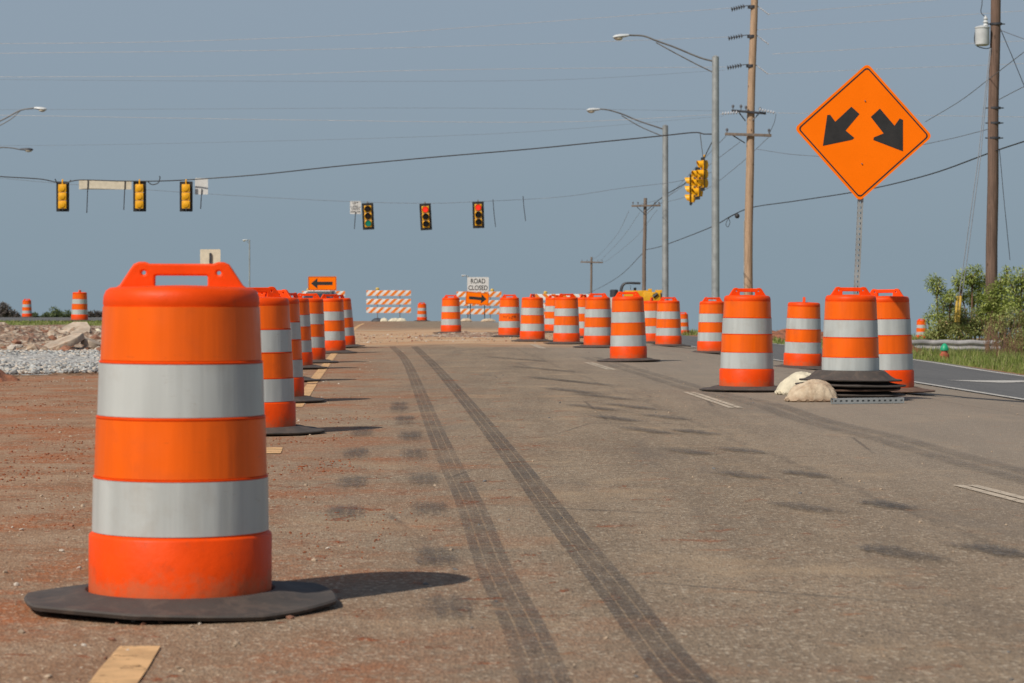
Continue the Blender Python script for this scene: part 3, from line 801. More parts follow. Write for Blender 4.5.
# ------------------------------------------------------------------ traffic signals
def make_signal(lab, loc, rz, lit, tiltx=0.0, group='traffic signals on the span wires'):
    """faces local -Y; origin at the hanger top"""
    t = thing('traffic_signal', lab, 'traffic light', loc, rz, group)
    t.rotation_euler = (0, tiltx, rz)
    bm = bmesh.new()
    for k in range(3): box(bm, (0, 0.0, -0.30 - 0.355 * k), (0.35, 0.20, 0.345), bev=0.03)
    for k in range(3):
        lathe_pts = [(0.13, 0.10), (0.12, 0.13), (0.05, 0.145)]
        bm2 = []
        rings = []
        for (r, yy) in lathe_pts:
            rings.append([bm.verts.new((r * math.cos(2 * math.pi * i / 16), yy, -0.30 - 0.355 * k + r * math.sin(2 * math.pi * i / 16))) for i in range(16)])
        for a in range(2):
            for i in range(16):
                j = (i + 1) % 16; bm.faces.new((rings[a][j], rings[a][i], rings[a + 1][i], rings[a + 1][j]))
        bm.faces.new(list(reversed(rings[-1])))
    obj('housing', bm, M['yellow'], t)
    me = flat_mesh('backplate', [rrect(0, 0, 0.56, 1.30, 0.03), rrect(0, 0, 0.345, 1.06, 0.02)], 0.006, M['black'])
    me.transform(Matrix.Translation((0, -0.06, -0.655))); obj('backplate', me, None, t)
    cols = {'red': ('red_on', 'lens_off', 'lens_off'), 'green': ('lens_amber_off', 'lens_amber_off', 'green_on'), None: ('lens_off',) * 3}[lit]
    for k in range(3):
        zc = -0.30 - 0.355 * k
        bm = bmesh.new()
        rr = [bm.verts.new((0.135 * math.cos(2 * math.pi * i / 24), -0.108, zc + 0.135 * math.sin(2 * math.pi * i / 24))) for i in range(24)]
        cc = bm.verts.new((0, -0.13, zc))
        for i in range(24): bm.faces.new((rr[i], cc, rr[(i + 1) % 24]))
        obj('lens', bm, M[cols[k]], t)
        bm = bmesh.new()
        n = 18; rows = []
        for rad in (0.158, 0.148):
            for yy in (-0.10, -0.30):
                rows.append([bm.verts.new((rad * math.cos(R(-40 + 260 * i / n)), yy + (0.12 * (abs(i - n / 2) / (n / 2)) ** 2 if yy < -0.2 else 0), zc + rad * math.sin(R(-40 + 260 * i / n)))) for i in range(n + 1)])
        for a, b_ in ((0, 1), (3, 2), (1, 3)):
            for i in range(n): bm.faces.new((rows[a][i], rows[a][i + 1], rows[b_][i + 1], rows[b_][i]))
        obj('visor', bm, M['yellow'] if lit is None else M['black'], t)
    bm = bmesh.new(); cyl(bm, (0, 0, -0.13), (0, 0, 0.04), 0.03, seg=10); box(bm, (0, 0, 0.03), (0.06, 0.05, 0.12), bev=0.01)
    obj('hanger', bm, M['yellow'] if lit is None else M['galv_dark'], t)
    bm = bmesh.new(); cyl(bm, (0, 0, -1.19), (0, 0, -1.27), 0.02, seg=8); obj('drip_cap', bm, M['galv'], t)
    return t
for px, lab in ((62.5, 'leftmost traffic light seen from behind, yellow back on black plate'),
                (139.5, 'middle yellow backed traffic light, at the right end of the long pale street sign'),
                (186, 'yellow backed traffic light beside the small square white sign')):
    Z = 108 - 0.0; p = at(px, 182.0, Z)
    make_signal(lab, (p.x, p.y, p.z + 0.03), R(180), None, group='traffic lights seen from behind')
for px, py, lit, lab, tl in ((367.5, 203.0, 'green', 'traffic light with its green lamp lit, next to the small white text sign', 2.5),
                         (425, 203.5, 'red', 'middle of the three facing traffic lights, red lamp lit', 3.0),
                         (478, 201.5, 'red', 'rightmost of the three facing traffic lights, red lamp lit', 1.5)):
    p = at(px, py, 122); make_signal(lab, (p.x, p.y, p.z), R(2), lit, -R(tl), 'traffic lights facing the camera')
for px, py, Z, rz, lab in ((704.3, 157, 96, -80, 'topmost of the yellow traffic lights clustered beside the taller street lamp'),
                           (699.0, 167, 100, -74, 'middle of the clustered yellow traffic lights beside the taller street lamp'),
                           (692.0, 174, 104, -102, 'lowest of the clustered yellow traffic lights, its black plate toward the left')):
    p = at(px, py, Z); make_signal(lab, (p.x, p.y, p.z), R(rz), None, 0, 'traffic lights clustered beside the taller lamp')

# ------------------------------------------------------------------ cables and wires
def cable(name, lab, pts, rad, mat, group, cat='cable', n=8, knots=None):
    bm = bmesh.new(); cp = catmull([Vector(p) for p in pts], n); tube(bm, cp, rad, 6)
    if knots:
        for q in knots: tube(bm, catmull(q, 6), rad * 0.9, 6)
    o = obj(name, bm, mat); return tag(o, lab, cat, group)
def ZZ(px, py, z0=None): return at(px, py, z0)
# main black span cable carrying the three lights seen from behind
zl = lambda px: 110 - (px / 714.0) * 18
def cz(px, py):
    return at(px, py, 108 if px < 230 else 108 - (px - 230) / 484 * 16)
cable('span_cable', 'thick black cable holding the three yellow backed lights, rising to the taller street lamp',
      [cz(*q) for q in ((-60, 172), (0, 176.5), (40, 179), (62, 183), (80, 180), (120, 181), (160, 181), (200, 179), (260, 174.5), (340, 166), (430, 157.5), (530, 149), (600, 142), (660, 136), (694, 132.5), (704, 134), (714, 134))],
      0.026, M['cable'], 'span cables', knots=[[cz(55, 179), cz(58, 184), cz(63, 185), cz(68, 183), cz(71, 180)], [cz(147, 181), cz(152, 184.5), cz(158, 183), cz(160, 178), cz(159.5, 176)]])
c2 = lambda px, py: at(px, py, 122 - max(0, px - 560) / 150 * 20)
cable('span_cable', 'thin grey cable holding the three facing traffic lights, low over the road',
      [c2(*q) for q in ((-60, 173), (0, 178), (55, 183), (150, 190), (250, 196.5), (350, 201.5), (425, 203.3), (480, 201.5), (560, 197), (620, 188.5), (667, 183), (688, 179), (712, 172))],
      0.010, M['wire_grey'], 'span cables')
cable('span_cable', 'short black cable dropping from the taller lamp to the clustered yellow lights',
      [at(713, 140, 92), at(708, 150, 94), at(704.3, 158, 96), at(699, 168, 100), at(692, 175, 104), at(684, 184, 108), at(664, 196, 118), at(645, 212, 135)], 0.018, M['cable'], 'span cables')
cable('span_cable', 'pale thin tether hanging straight down onto the clustered yellow lights',
      [at(700, 133, 92.6), at(701.5, 145, 95), at(703, 157, 96)], 0.012, M['wire_grey'], 'span cables')
# drop rods
for (px, y0, y1, Z, lab) in ((494, 199.5, 227, 121.5, 'thin rod hanging right of the last red traffic light'), (524, 196, 221, 121.5, 'thin rod hanging alone under the cable, farthest right over the road')):
    bm = bmesh.new(); tube(bm, [at(px - 1, y0, Z), at(px, (y0 + y1) / 2, Z), at(px + 1.6, y1, Z)], 0.02, 6)
    tag(obj('hanging_rod', bm, M['dark']), lab, 'rod', 'rods hanging under the span cable')
# pale transmission lines across the sky
WL = [([(731, 8), (500, 25), (350, 35), (150, 42), (-60, 44)], 'pale'), ([(728, 37), (500, 45), (288, 50), (30, 53), (-60, 54)], 'pale'),
      ([(726, 67), (500, 69), (371, 71.5), (215, 76), (-60, 77)], 'pale'), ([(725, 70), (600, 78), (480, 81), (215, 81), (-60, 79)], 'grey'),
      ([(727, 111), (450, 108), (180, 109), (-60, 110)], 'grey'), ([(724, 114), (556, 122), (300, 120), (50, 116), (-60, 114)], 'pale'), ([(724, 116), (488, 134), (141, 144), (-60, 146)], 'grey'),
      ([(768, 14), (900, 3), (1080, -12)], 'pale'), ([(757, 30), (880, 21), (991, 13), (1080, 7)], 'pale'), ([(772, 54), (880, 48), (981, 43), (1080, 38)], 'pale'), ([(767, 74), (880, 69), (1012, 64), (1080, 61)], 'pale'),
      ([(778, 113), (900, 115), (1024, 117), (1080, 118)], 'pale')]
wl = ['topmost pale wire running left from the highest insulator', 'second pale wire running left from the middle insulator', 'brightest pale wire crossing the whole left sky', 'grey wire close under the brightest pale wire',
      'faint grey wire level with the upper left street lamp', 'pale wire leaving the upper crossarm to the left', 'faint grey wire falling gently left below the upper crossarm wires',
      'topmost pale wire running right from the tall pole', 'second pale wire running right past the transformer', 'third pale wire running right above the diamond sign', 'fourth pale wire running right, just grazing above the diamond sign', 'pale wire running right behind the diamond sign arrows']
for (q, k), lab in zip(WL, wl):
    cable('power_line', lab, [at(a, b, 109) for a, b in q], 0.0075 if k == 'pale' else 0.0055, M['wire_pale' if k == 'pale' else 'wire_grey'], 'power lines across the sky', 'power line')

# ------------------------------------------------------------------ poles
def wood_pole(name, lab, px_top, py_top, px_bot, Z, r0, r1, mat, group='wooden utility poles'):
    x0 = (px_bot - CX) / F * Z; z0 = g(x0, Z) - 0.3
    pt = at(px_top, py_top, Z)
    t = thing(name, lab, 'utility pole', (x0, Z, g(x0, Z)), 0, group)
    bm = bmesh.new(); n = 14
    b0 = Vector((0, 0, -0.3)); b1 = Vector((pt.x - x0, 0, pt.z - g(x0, Z)))
    tube(bm, [Vector((b1.x * (i / n) ** 1.9 + 0.012 * math.sin(i * 1.3), 0, b0.z + (b1.z - b0.z) * i / n)) for i in range(n + 1)], [r0 + (r1 - r0) * i / n for i in range(n + 1)], 18)
    obj('pole', bm, mat, t)
    t['o'] = 0; del t['o']
    return t
def rel(t, px, py, Z): return at(px, py, Z) - Vector(t.location)
PZ = 109
pA = wood_pole('utility_pole', 'tallest pale wooden pole with strings of insulators, behind the large right drum', 757, -70, 748, PZ, 0.20, 0.145, M['wood_light'])
for (xa, ya, xb, yb, px) in ((731, 9.5, 745, 6, 752.5), (728, 38.5, 743, 35.5, 752), (727, 68, 742, 65, 751)):
    t = pA
    bm = bmesh.new(); a, b_ = rel(t, xa, ya, PZ - 0.3), rel(t, xb, yb, PZ - 0.3)
    for k in range(6):
        c = a.lerp(b_, (k + 0.5) / 6); dd = (b_ - a).normalized()
        cyl(bm, c - dd * 0.03, c + dd * 0.03, 0.115, 0.05, 12)
    tube(bm, [a, b_, rel(t, px, yb - 1, PZ)], 0.02, 6)
    obj('insulator_string', bm, M['porcelain'], t)
    bm = bmesh.new(); cyl(bm, rel(t, px - 0.5, yb + 1, PZ) + Vector((0, 0, -.06)), rel(t, px - 0.5, yb + 1, PZ) + Vector((0, 0, .06)), 0.19, seg=16); obj('steel_strap', bm, M['dark'], t)
    bm = bmesh.new(); a = rel(t, px + 5, yb, PZ); b_ = rel(t, px + 17, yb + 9, PZ); tube(bm, [a, b_], 0.02, 6)
    for k in range(5):
        c = a.lerp(b_, 0.3 + k * 0.15); cyl(bm, c - (b_ - a).normalized() * .02, c + (b_ - a).normalized() * .02, 0.035, seg=8)
    obj('insulator_string', bm, M['porcelain_pale'], t)
def crossarm(t, xa, ya, xb, yb, Z, th, mat, braces=(), pins=()):
    bm = bmesh.new(); a, b_ = rel(t, xa, ya, Z - 0.22), rel(t, xb, yb, Z - 0.22)
    m = (a + b_) / 2; d = b_ - a; ang = math.atan2(d.z, d.x)
    box(bm, m, (d.length, 0.10, th), mat=Matrix.Rotation(-ang, 3, 'Y'), bev=0.008)
    o = obj('crossarm', bm, mat, t)
    for q in braces:
        bm = bmesh.new(); tube(bm, [rel(t, *q[0], Z - 0.16), rel(t, *q[1], Z - 0.16)], 0.028, 6); obj('brace', bm, M['dark'], t)
    for (px, py) in pins:
        bm = bmesh.new(); p0 = rel(t, px, py, Z - 0.22); k = Z / 109
        lathe(bm, [(0.02, 0.0), (0.02, 0.10), (0.07, 0.11), (0.045, 0.15), (0.07, 0.17), (0.03, 0.23), (0.0005, 0.24)], 10, lambda p, a, r, z: p + p0)
        obj('pin_insulator', bm, M['porcelain'], t)
crossarm(pA, 731.5, 110.5, 766, 113.5, PZ, 0.10, M['dark'], (((739, 112.5), (745.5, 121)), ((758.5, 114), (752.5, 120.5))), ((733, 110), (741, 110), (746, 111), (760, 112.5)))
crossarm(pA, 725, 134, 771.5, 135.5, PZ, 0.12, M['wood_grey'], (((733, 135.5), (745, 143)),), ((727, 133.5), (769, 134)))
for s0 in ((722, 113.5, 739, 112.5), (759, 109.5, 776, 113)):
    bm = bmesh.new(); a, b_ = rel(pA, s0[0], s0[1], PZ - .3), rel(pA, s0[2], s0[3], PZ - .3)
    tube(bm, [a, b_], 0.015, 6)
    for k in range(6):
        c = a.lerp(b_, 0.05 + k * 0.16); dd = (b_ - a).normalized(); cyl(bm, c - dd * .02, c + dd * .02, 0.07, seg=10)
    obj('insulator_string', bm, M['porcelain_pale'], pA)
bm = bmesh.new(); tube(bm, catmull([rel(pA, 776, 114, PZ - .3), rel(pA, 774.5, 122, PZ - .3), rel(pA, 771, 130, PZ - .3), rel(pA, 769.5, 134, PZ - .3)], 5), 0.012, 6); obj('jumper_wire', bm, M['cable'], pA)
bm = bmesh.new(); tube(bm, [rel(pA, 744.3, 221, PZ - .05), rel(pA, 744.0, 300, PZ - .05)], 0.03, 6); obj('conduit', bm, M['galv'], pA)

pB = wood_pole('utility_pole', 'dark brown wooden pole with a grey transformer, rising behind the bushes at right', 997.2, -60, 991.5, 75, 0.185, 0.14, M['wood_dark'])
# transformer can
tb = rel(pB, 981.5, 46, 75) + Vector((0, -0.12, 0)); tz = rel(pB, 981.5, 27, 75).z
bm = bmesh.new()
def sh(p, a, r, z): return p + Vector((tb.x, tb.y, 0))
rg = lathe(bm, [(0.17, tb.z), (0.205, tb.z + 0.03), (0.21, tb.z + 0.06), (0.21, tz - 0.06), (0.225, tz - 0.05), (0.225, tz - 0.02), (0.18, tz), (0.05, tz + 0.04)], 28, sh); cap(bm, rg[-1]); cap(bm, rg[0], True)
tr = obj('transformer', bm, M['transformer'], pB)
bm = bmesh.new(); p0 = Vector((tb.x + 0.1, tb.y, 0)); rg = lathe(bm, [(0.05, tz), (0.09, tz + 0.03), (0.05, tz + 0.09), (0.085, tz + 0.13), (0.045, tz + 0.19), (0.07, tz + 0.23), (0.03, tz + 0.30), (0.01, tz + 0.33)], 14, lambda p, a, r, z: p + p0)
obj('bushing', bm, M['transformer'], tr)
bm = bmesh.new(); tube(bm, catmull([rel(pB, 975.5, 30, 75), rel(pB, 974.5, 40, 75), rel(pB, 977, 46, 75), rel(pB, 986, 48.5, 75), rel(pB, 992, 47, 75)], 5), 0.015, 6)
tube(bm, catmull([rel(pB, 985, 17, 75), rel(pB, 981, 12, 75), rel(pB, 982, 4, 75), rel(pB, 982, -6, 75)], 5), 0.012, 6)
obj('lead_wire', bm, M['cable'], tr)
for yy in (24, 108, 123, 138):
    bm = bmesh.new(); c = rel(pB, 996 - (yy - 24) / 270 * 4.5, yy, 75); cyl(bm, c - Vector((0, 0, .03)), c + Vector((0, 0, .03)), 0.185, seg=16); tube(bm, [c + Vector((-.27, 0, 0)), c + Vector((.27, 0, 0))], 0.02, 6)
    obj('steel_strap', bm, M['dark'], pB)
for q in (((1000, 28), (1012, 56), (1030, 100)),):
    bm = bmesh.new(); tube(bm, [rel(pB, *a, 75) for a in q], 0.012, 6); obj('guy_wire', bm, M['cable'], pB)
for dx in (0, 3.2):
    bm = bmesh.new(); tube(bm, [rel(pB, 990 + dx * 0.3, 48, 74.5), rel(pB, 978 + dx * 0.7, 160, 73.8), rel(pB, 956 + dx, 318, 73)], 0.013, 6); obj('guy_wire', bm, M['wire_grey'], pB)
bm = bmesh.new()
for dx in (0, 3.2):
    a = rel(pB, 957.6 + dx, 296, 73); b_ = rel(pB, 955.6 + dx, 322, 73); tube(bm, [a, b_], 0.04, 8)
obj('yellow_guard', bm, M['yellow_guard'], pB)
bm = bmesh.new(); tube(bm, [rel(pB, 999.5, 150, 75), rel(pB, 1004, 200, 75), rel(pB, 1010, 260, 75)], 0.01, 6); obj('ground_wire', bm, M['cable'], pB)

pC = wood_pole('utility_pole', 'distant wooden pole with a single crossarm, left of the shorter street lamp', 645.5, 198, 643.5, 180, 0.16, 0.12, M['wood_grey'])
crossarm(pC, 631.5, 206, 660.5, 205.5, 180, 0.13, M['wood_grey'], (((637, 207), (644.5, 214)), ((654, 207), (646.5, 214))), ((633, 205), (638, 205), (655, 205), (659, 205)))
pD = wood_pole('utility_pole', 'farthest and smallest wooden pole, a tiny cross over the drums', 591.6, 257, 590.6, 350, 0.19, 0.15, M['wood_grey'])
crossarm(pD, 580.5, 262, 603, 262.5, 350, 0.2, M['wood_grey'], (), ((582, 261.5), (587, 261.5), (598, 261.5), (602, 261.5)))

cable('power_line', 'sagging dark service cable rising from the far poles behind the diamond sign',
      [at(570, 300, 420), at(593, 291, 350), at(618, 277, 240), at(640, 256, 185), at(646, 250, 180), at(662, 246, 150), at(709, 228, 120), at(734, 214.5, 112), at(754, 207, 109), at(799, 200.5, 100), at(865, 190, 92), at(931, 174, 82), at(995, 151, 75), at(1060, 130, 68)], 0.022, M['cable'], 'dark overhead lines', 'power line')
o = thing('splice_case', 'small round black box hanging on the service cable left of the tallest pole', 'cable box', at(737.2, 216, 111))
bm = bmesh.new(); bmesh.ops.create_uvsphere(bm, u_segments=16, v_segments=10, radius=0.11); obj('case', bm, M['cable'], o)
bm = bmesh.new(); q = [at(735, 214.5, 111), at(729, 218, 111.5), at(726, 224, 111.6), at(728, 227, 111.6), at(730, 222, 111.6), at(728, 217.5, 111.6)]; tube(bm, catmull([a - Vector(o.location) for a in q], 5), 0.013, 6); obj('cable_loop', bm, M['cable'], o)
for (q, lab) in (([(726, 136, 109), (700, 163, 130), (669, 196, 165), (659, 205, 180)], 'thin wire from the left end of the lower crossarm down to the distant pole'),
                 ([(740, 142, 109), (700, 172, 128), (668, 196, 155), (639, 205, 180)], 'thin wire from beneath the lower crossarm to the left arm of the distant pole'),
                 ([(770, 136, 109), (735, 168, 122), (700, 192, 140), (655, 205, 180)], 'thin wire from the right end of the lower crossarm crossing the tallest pole'),
                 ([(629, 211, 182), (616, 236, 240), (598, 256, 330), (587, 262, 350)], 'leftmost thin wire between the two distant poles'),
                 ([(640, 212, 182), (622, 238, 240), (603, 258, 330), (598, 262, 350)], 'middle thin wire between the two distant poles'),
                 ([(657, 210, 182), (635, 238, 230), (608, 260, 320), (602, 262, 350)], 'rightmost thin wire between the two distant poles'),
                 ([(756, 149, 109), (799, 155, 104), (860, 156, 95), (940, 141, 84), (993, 128, 75)], 'thin wire sagging behind the diamond sign between the two big poles'),
                 ([(998, 100, 75), (1030, 84, 70), (1070, 70, 66)], 'thin wire leaving the transformer pole at the right edge'),
                 ([(1000, 30, 75), (1024, 39, 70), (1060, 52, 66)], 'short wire falling from the top of the transformer pole'),
                 ([(925, 122, 84), (960, 101, 80), (989, 79, 75), (1024, 52, 70)], 'thin diagonal wire right of the diamond sign')):
    cable('power_line', lab, [at(*p) for p in q], 0.011, M['wire_grey'], 'dark overhead lines', 'power line')

# street lamps
def lamp(lab, px, ytop, Z, arm, brace, head, r=0.135, pole=True, name='street_lamp'):
    x0 = (px - CX) / F * Z
    t = thing(name, lab, 'street lamp', (x0, Z, g(x0, Z)), 0, 'street lamps')
    bm = bmesh.new(); top = rel(t, px, ytop, Z)
    tube(bm, [Vector((0, 0, 0)), Vector((0, 0, top.z))], [r * 1.12, r * 0.95], 18)
    tube(bm, [Vector((0, 0, top.z)), Vector((0, 0, top.z + 0.06))], [r, r * 0.4], 18)
    obj('pole', bm, M['galv'], t)
    bm = bmesh.new(); box(bm, (0, 0, 0.02), (0.42, 0.42, 0.04), bev=0.01); obj('base_plate', bm, M['galv'], t)
    bm = bmesh.new(); cp = catmull([rel(t, a, b_, Z) for a, b_ in arm], 6); tube(bm, cp, 0.032, 10)
    obj('arm', bm, M['galv_dark'], t)
    bm = bmesh.new(); tube(bm, catmull([rel(t, a, b_, Z) for a, b_ in brace], 5), 0.022, 8)
    q = rel(t, *[(arm[0][0] * 0.75 + arm[-1][0] * 0.25), 0], Z)
    obj('brace', bm, M['galv_dark'], t)
    a, b_ = rel(t, head[0], head[1], Z), rel(t, head[2], head[3], Z); d = b_ - a; L = d.length
    bm = bmesh.new()
    secs = [(0, .05, .05), (.1, .08, .07), (.35, .11, .085), (.6, .15, .10), (.85, .15, .09), (1.0, .07, .05)]
    rings = []
    for (f, w, h) in secs:
        c = a + d * f
        rings.append([bm.verts.new(c + Vector((0, w * math.cos(2 * math.pi * i / 14), h * math.sin(2 * math.pi * i / 14) * (1 if math.sin(2 * math.pi * i / 14) > 0 else 0.55)))) for i in range(14)])
    for k in range(len(rings) - 1):
        for i in range(14):
            j = (i + 1) % 14; bm.faces.new((rings[k][i], rings[k][j], rings[k + 1][j], rings[k + 1][i]))
    cap(bm, rings[0], True); cap(bm, rings[-1]); bmesh.ops.recalc_face_normals(bm, faces=bm.faces)
    hd = obj('lamp_head', bm, M['dark'] if 'dark' in lab else M['transformer'], t)
    bm = bmesh.new(); c = a + d * 0.66 + Vector((0, 0, -0.05))
    for v in bmesh.ops.create_uvsphere(bm, u_segments=14, v_segments=8, radius=1.0)['verts']: v.co = Vector((v.co.x * abs(d.x) * 0.28, v.co.y * 0.12, v.co.z * 0.085)) + c
    obj('glass_bowl', bm, M['sign_cream'], hd)
    return t
lamp('taller and nearer street lamp with a long curved arm, cable tied to its pole', 715.5, 57, 92, [(714.5, 61.5), (699.6, 57.5), (674, 47), (657, 41), (643.7, 36), (629, 35.2)], [(714.5, 73), (696, 64), (676, 53.5), (656, 42.5)], (629, 35.5, 613, 37.5))
lamp('shorter looking street lamp to the left of the taller one', 665.3, 126, 112, [(664.5, 129.5), (639, 121), (622, 114), (608.5, 110), (599.5, 109)], [(664.5, 137), (640, 126.5), (621.5, 115.5)], (599.8, 109.5, 586.6, 110.5))
lamp('upper street lamp reaching in from the left edge', -62, 146, 115, [(-61, 146), (-20, 130), (4, 119), (20, 110.5), (34, 108)], [(-61, 156), (-20, 135), (8, 121), (20, 111)], (34, 108.2, 46.5, 109.5))
lamp('lower dark street lamp reaching in from the left edge', -70, 158, 135, [(-69, 158), (-30, 149), (0, 147.5), (12, 148), (20, 149.5)], [(-69, 166), (-30, 153), (0, 148.3)], (20, 149.5, 33, 149.8))
lamp('tiny far street lamp standing left of the orange arrow sign', 249.5, 240, 270, [(249.5, 241), (248, 240.3), (246, 240)], [(249.5, 244), (247, 241)], (247.5, 240, 242.5, 240.4), r=0.07)
lamp('tiny far street lamp head just left of the road closed sign', 468, 276, 330, [(468, 276.5), (466, 275.6), (465, 275.4)], [(468, 279), (466, 276)], (466, 275.4, 461.5, 275.6), r=0.08)
# P1 cable strap
# ------------------------------------------------------------------ hanging signs
def hang_sign(name, lab, x0, y0, x1, y1, Z, mat, rods, text=None, rot=0.0):
    c = at((x0 + x1) / 2, (y0 + y1) / 2, Z); w = (x1 - x0) / F * Z; h = (y1 - y0) / F * Z
    t = thing(name, lab, 'road sign', c)
    me = flat_mesh('panel', [rrect(0, 0, w, h, 0.03)], 0.008, mat); o = obj('panel', me, None, t); o.rotation_euler = (0, rot, 0)
    for (px, ya, yb) in rods:
        bm = bmesh.new(); tube(bm, [at(px + 0.6, ya, Z) - c + Vector((0, -.03, 0)), at(px - 0.6, yb, Z) - c + Vector((0, -.03, 0))], 0.022, 6); obj('hanger_rod', bm, M['dark'], t)
    if text:
        n = len(text); 
        for k, tx in enumerate(text):
            me = text_mesh('lettering', tx, h / (n + 0.8) * 1.05, 0.002, M['black'], sx=0.95)
            me.transform(Matrix.Translation((0, -0.0056, (0.5 * (n - 1) - k) * h / (n + 0.5))))
            o = obj('lettering', me, None, t); o.rotation_euler = (0, rot, 0)
    return t
hang_sign('street_name_sign', 'long pale blank back of a street name sign hanging between two lights', 79, 180.5, 131.5, 189.5, 108.3, M['sign_cream'], ((87.5, 180, 213), (124.5, 181, 210)))
hang_sign('hanging_sign', 'small square white sign back hanging right of the third yellow backed light', 195, 178, 208, 194.5, 108.3, M['sign_white'], ((201.3, 189, 209),))
hang_sign('lane_sign', 'small white sign with lines of black text hanging left of the green light', 350, 201, 361, 214, 122.2, M['sign_white'], ((355, 212, 229),), ('LEFT', 'ON', 'GREEN', 'ARROW'))
# back of a square sign behind the foreground drum handle
Z = 76; x0 = (210 - CX) / F * Z
t = thing('square_sign', 'pale back of a square sign on a post, just above the foreground drum handle', 'road sign', (x0, Z, g(x0, Z)))
me = flat_mesh('panel', [rrect(0, 0, 0.62, 0.62, 0.03)], 0.006, M['sign_cream']); me.transform(Matrix.Translation(rel(t, 210.3, 259.5, Z))); obj('panel', me, None, t)
bm = bmesh.new(); p = rel(t, 210.5, 253, Z); box(bm, (p.x, -0.035, p.z / 2), (0.06, 0.05, p.z)); obj('post', bm, M['dark'], t)

# ------------------------------------------------------------------ barricades
def barricade(lab, x0, y0, x1, Z, rz=0.0, flip=1, light=0.25, gap=(0.0, 0.47, 0.93), bh=0.31):
    c = at((x0 + x1) / 2, y0, Z); w = (x1 - x0) / F * Z / max(0.3, math.cos(rz))
    gz = g(c.x, c.y)
    t = thing('barricade', lab, 'barricade', (c.x, c.y, gz), rz, 'striped barricades closing the road')
    H = c.z - gz
    for k in range(3):
        zt = H - gap[k]
        bm = bmesh.new(); box(bm, (0, 0, zt - bh / 2), (w, 0.03, bh), bev=0.004)
        b = obj('board', bm, M['white_board'], t)
        # stripes as flat sheeting pieces clipped to the board
        bm = bmesh.new(); n = 7; pitch = w / 6.0; sl = bh * 1.0
        for i in range(-1, 8):
            xa = -w / 2 + i * pitch + (0.05, -0.03, 0.1)[k]; xb = xa + pitch * 0.48
            poly = [(xa, 0), (xb, 0), (xb + sl, bh), (xa + sl, bh)]
            # clip to board
            def clip(poly, lim, sgn):
                out = []
                for a in range(len(poly)):
                    p, q = poly[a], poly[(a + 1) % len(poly)]
                    ip, iq = sgn * (lim - p[0]) >= 0, sgn * (lim - q[0]) >= 0
                    if ip: out.append(p)
                    if ip != iq:
                        f = (lim - p[0]) / (q[0] - p[0]); out.append((lim, p[1] + f * (q[1] - p[1])))
                return out
            poly = clip(poly, w / 2 - 0.002, 1)
            if poly: poly = clip(poly, -w / 2 + 0.002, -1)
            if len(poly) < 3: continue
            vs_ = [bm.verts.new((flip * p[0], -0.0185, zt - bh + 0.003 + p[1] * 0.98)) for p in poly]
            if flip < 0: vs_.reverse()
            bm.faces.new(vs_)
        obj('stripes', bm, M['orange_board'], b, smooth=False)
    for sx in (-1, 1):
        bm = bmesh.new(); box(bm, (sx * w * 0.25, 0.045, H / 2), (0.04, 0.04, H), bev=0.004); obj('upright', bm, M['galv_dark'], t)
        bm = bmesh.new(); box(bm, (sx * w * 0.25, 0.02, 0.03), (0.05, 1.3, 0.05), bev=0.004); obj('foot', bm, M['galv_dark'], t)
    if light is not None:
        bm = bmesh.new(); rg = lathe(bm, [(0.06, H - 0.06), (0.08, H + 0.0), (0.10, H + 0.03), (0.10, H + 0.11), (0.05, H + 0.15)], 16, lambda p, a, r, z: Vector((light + p.x, 0.05 + p.y * 0.5, p.z))); cap(bm, rg[-1])
        obj('warning_light', bm, M['yellow_guard'], t)
    return t
barricade('striped three board barricade standing alone left of the tiny drum on the crest', 366.3, 290.3, 411, 137, 0, 1, -0.62)
barricade('striped barricade behind the road closed sign', 456.5, 291.5, 501.5, 136, R(0), 1, 0.72)
barricade('striped barricade with opposite slanting stripes, right of the road closed sign', 535, 294, 590, 132, R(0), -1, -0.9, bh=0.33)
barricade('striped barricade mostly hidden behind the left arrow sign and parked car', 302, 291, 345, 146, 0, 1, -0.9)
# road closed sign with arrow sign below
Z = 134; c = at(478, 284.5, Z); gz = g(c.x, c.y)
t = thing('road_closed_sign', 'white rectangular ROAD CLOSED sign on two posts before the striped barricade', 'road sign', (c.x, c.y, gz))
h0 = c.z - gz
me = flat_mesh('panel', [rrect(0, 0, 1.15, 0.79, 0.04)], 0.006, M['sign_white']); me.transform(Matrix.Translation((0, 0, h0))); pn = obj('panel', me, None, t)
for tx, dz in (('ROAD', 0.17), ('CLOSED', -0.19)):
    me = text_mesh('lettering', tx, 0.35, 0.002, M['black'], sx=0.80); me.transform(Matrix.Translation((0, -0.006, h0 + dz))); obj('lettering', me, None, pn)
for px in (470.3, 484.6):
    bm = bmesh.new(); p = at(px, 300, Z); box(bm, (p.x - c.x, 0.035, (h0 + 0.3) / 2), (0.05, 0.04, h0 + 0.3)); obj('post', bm, M['dark'], t)
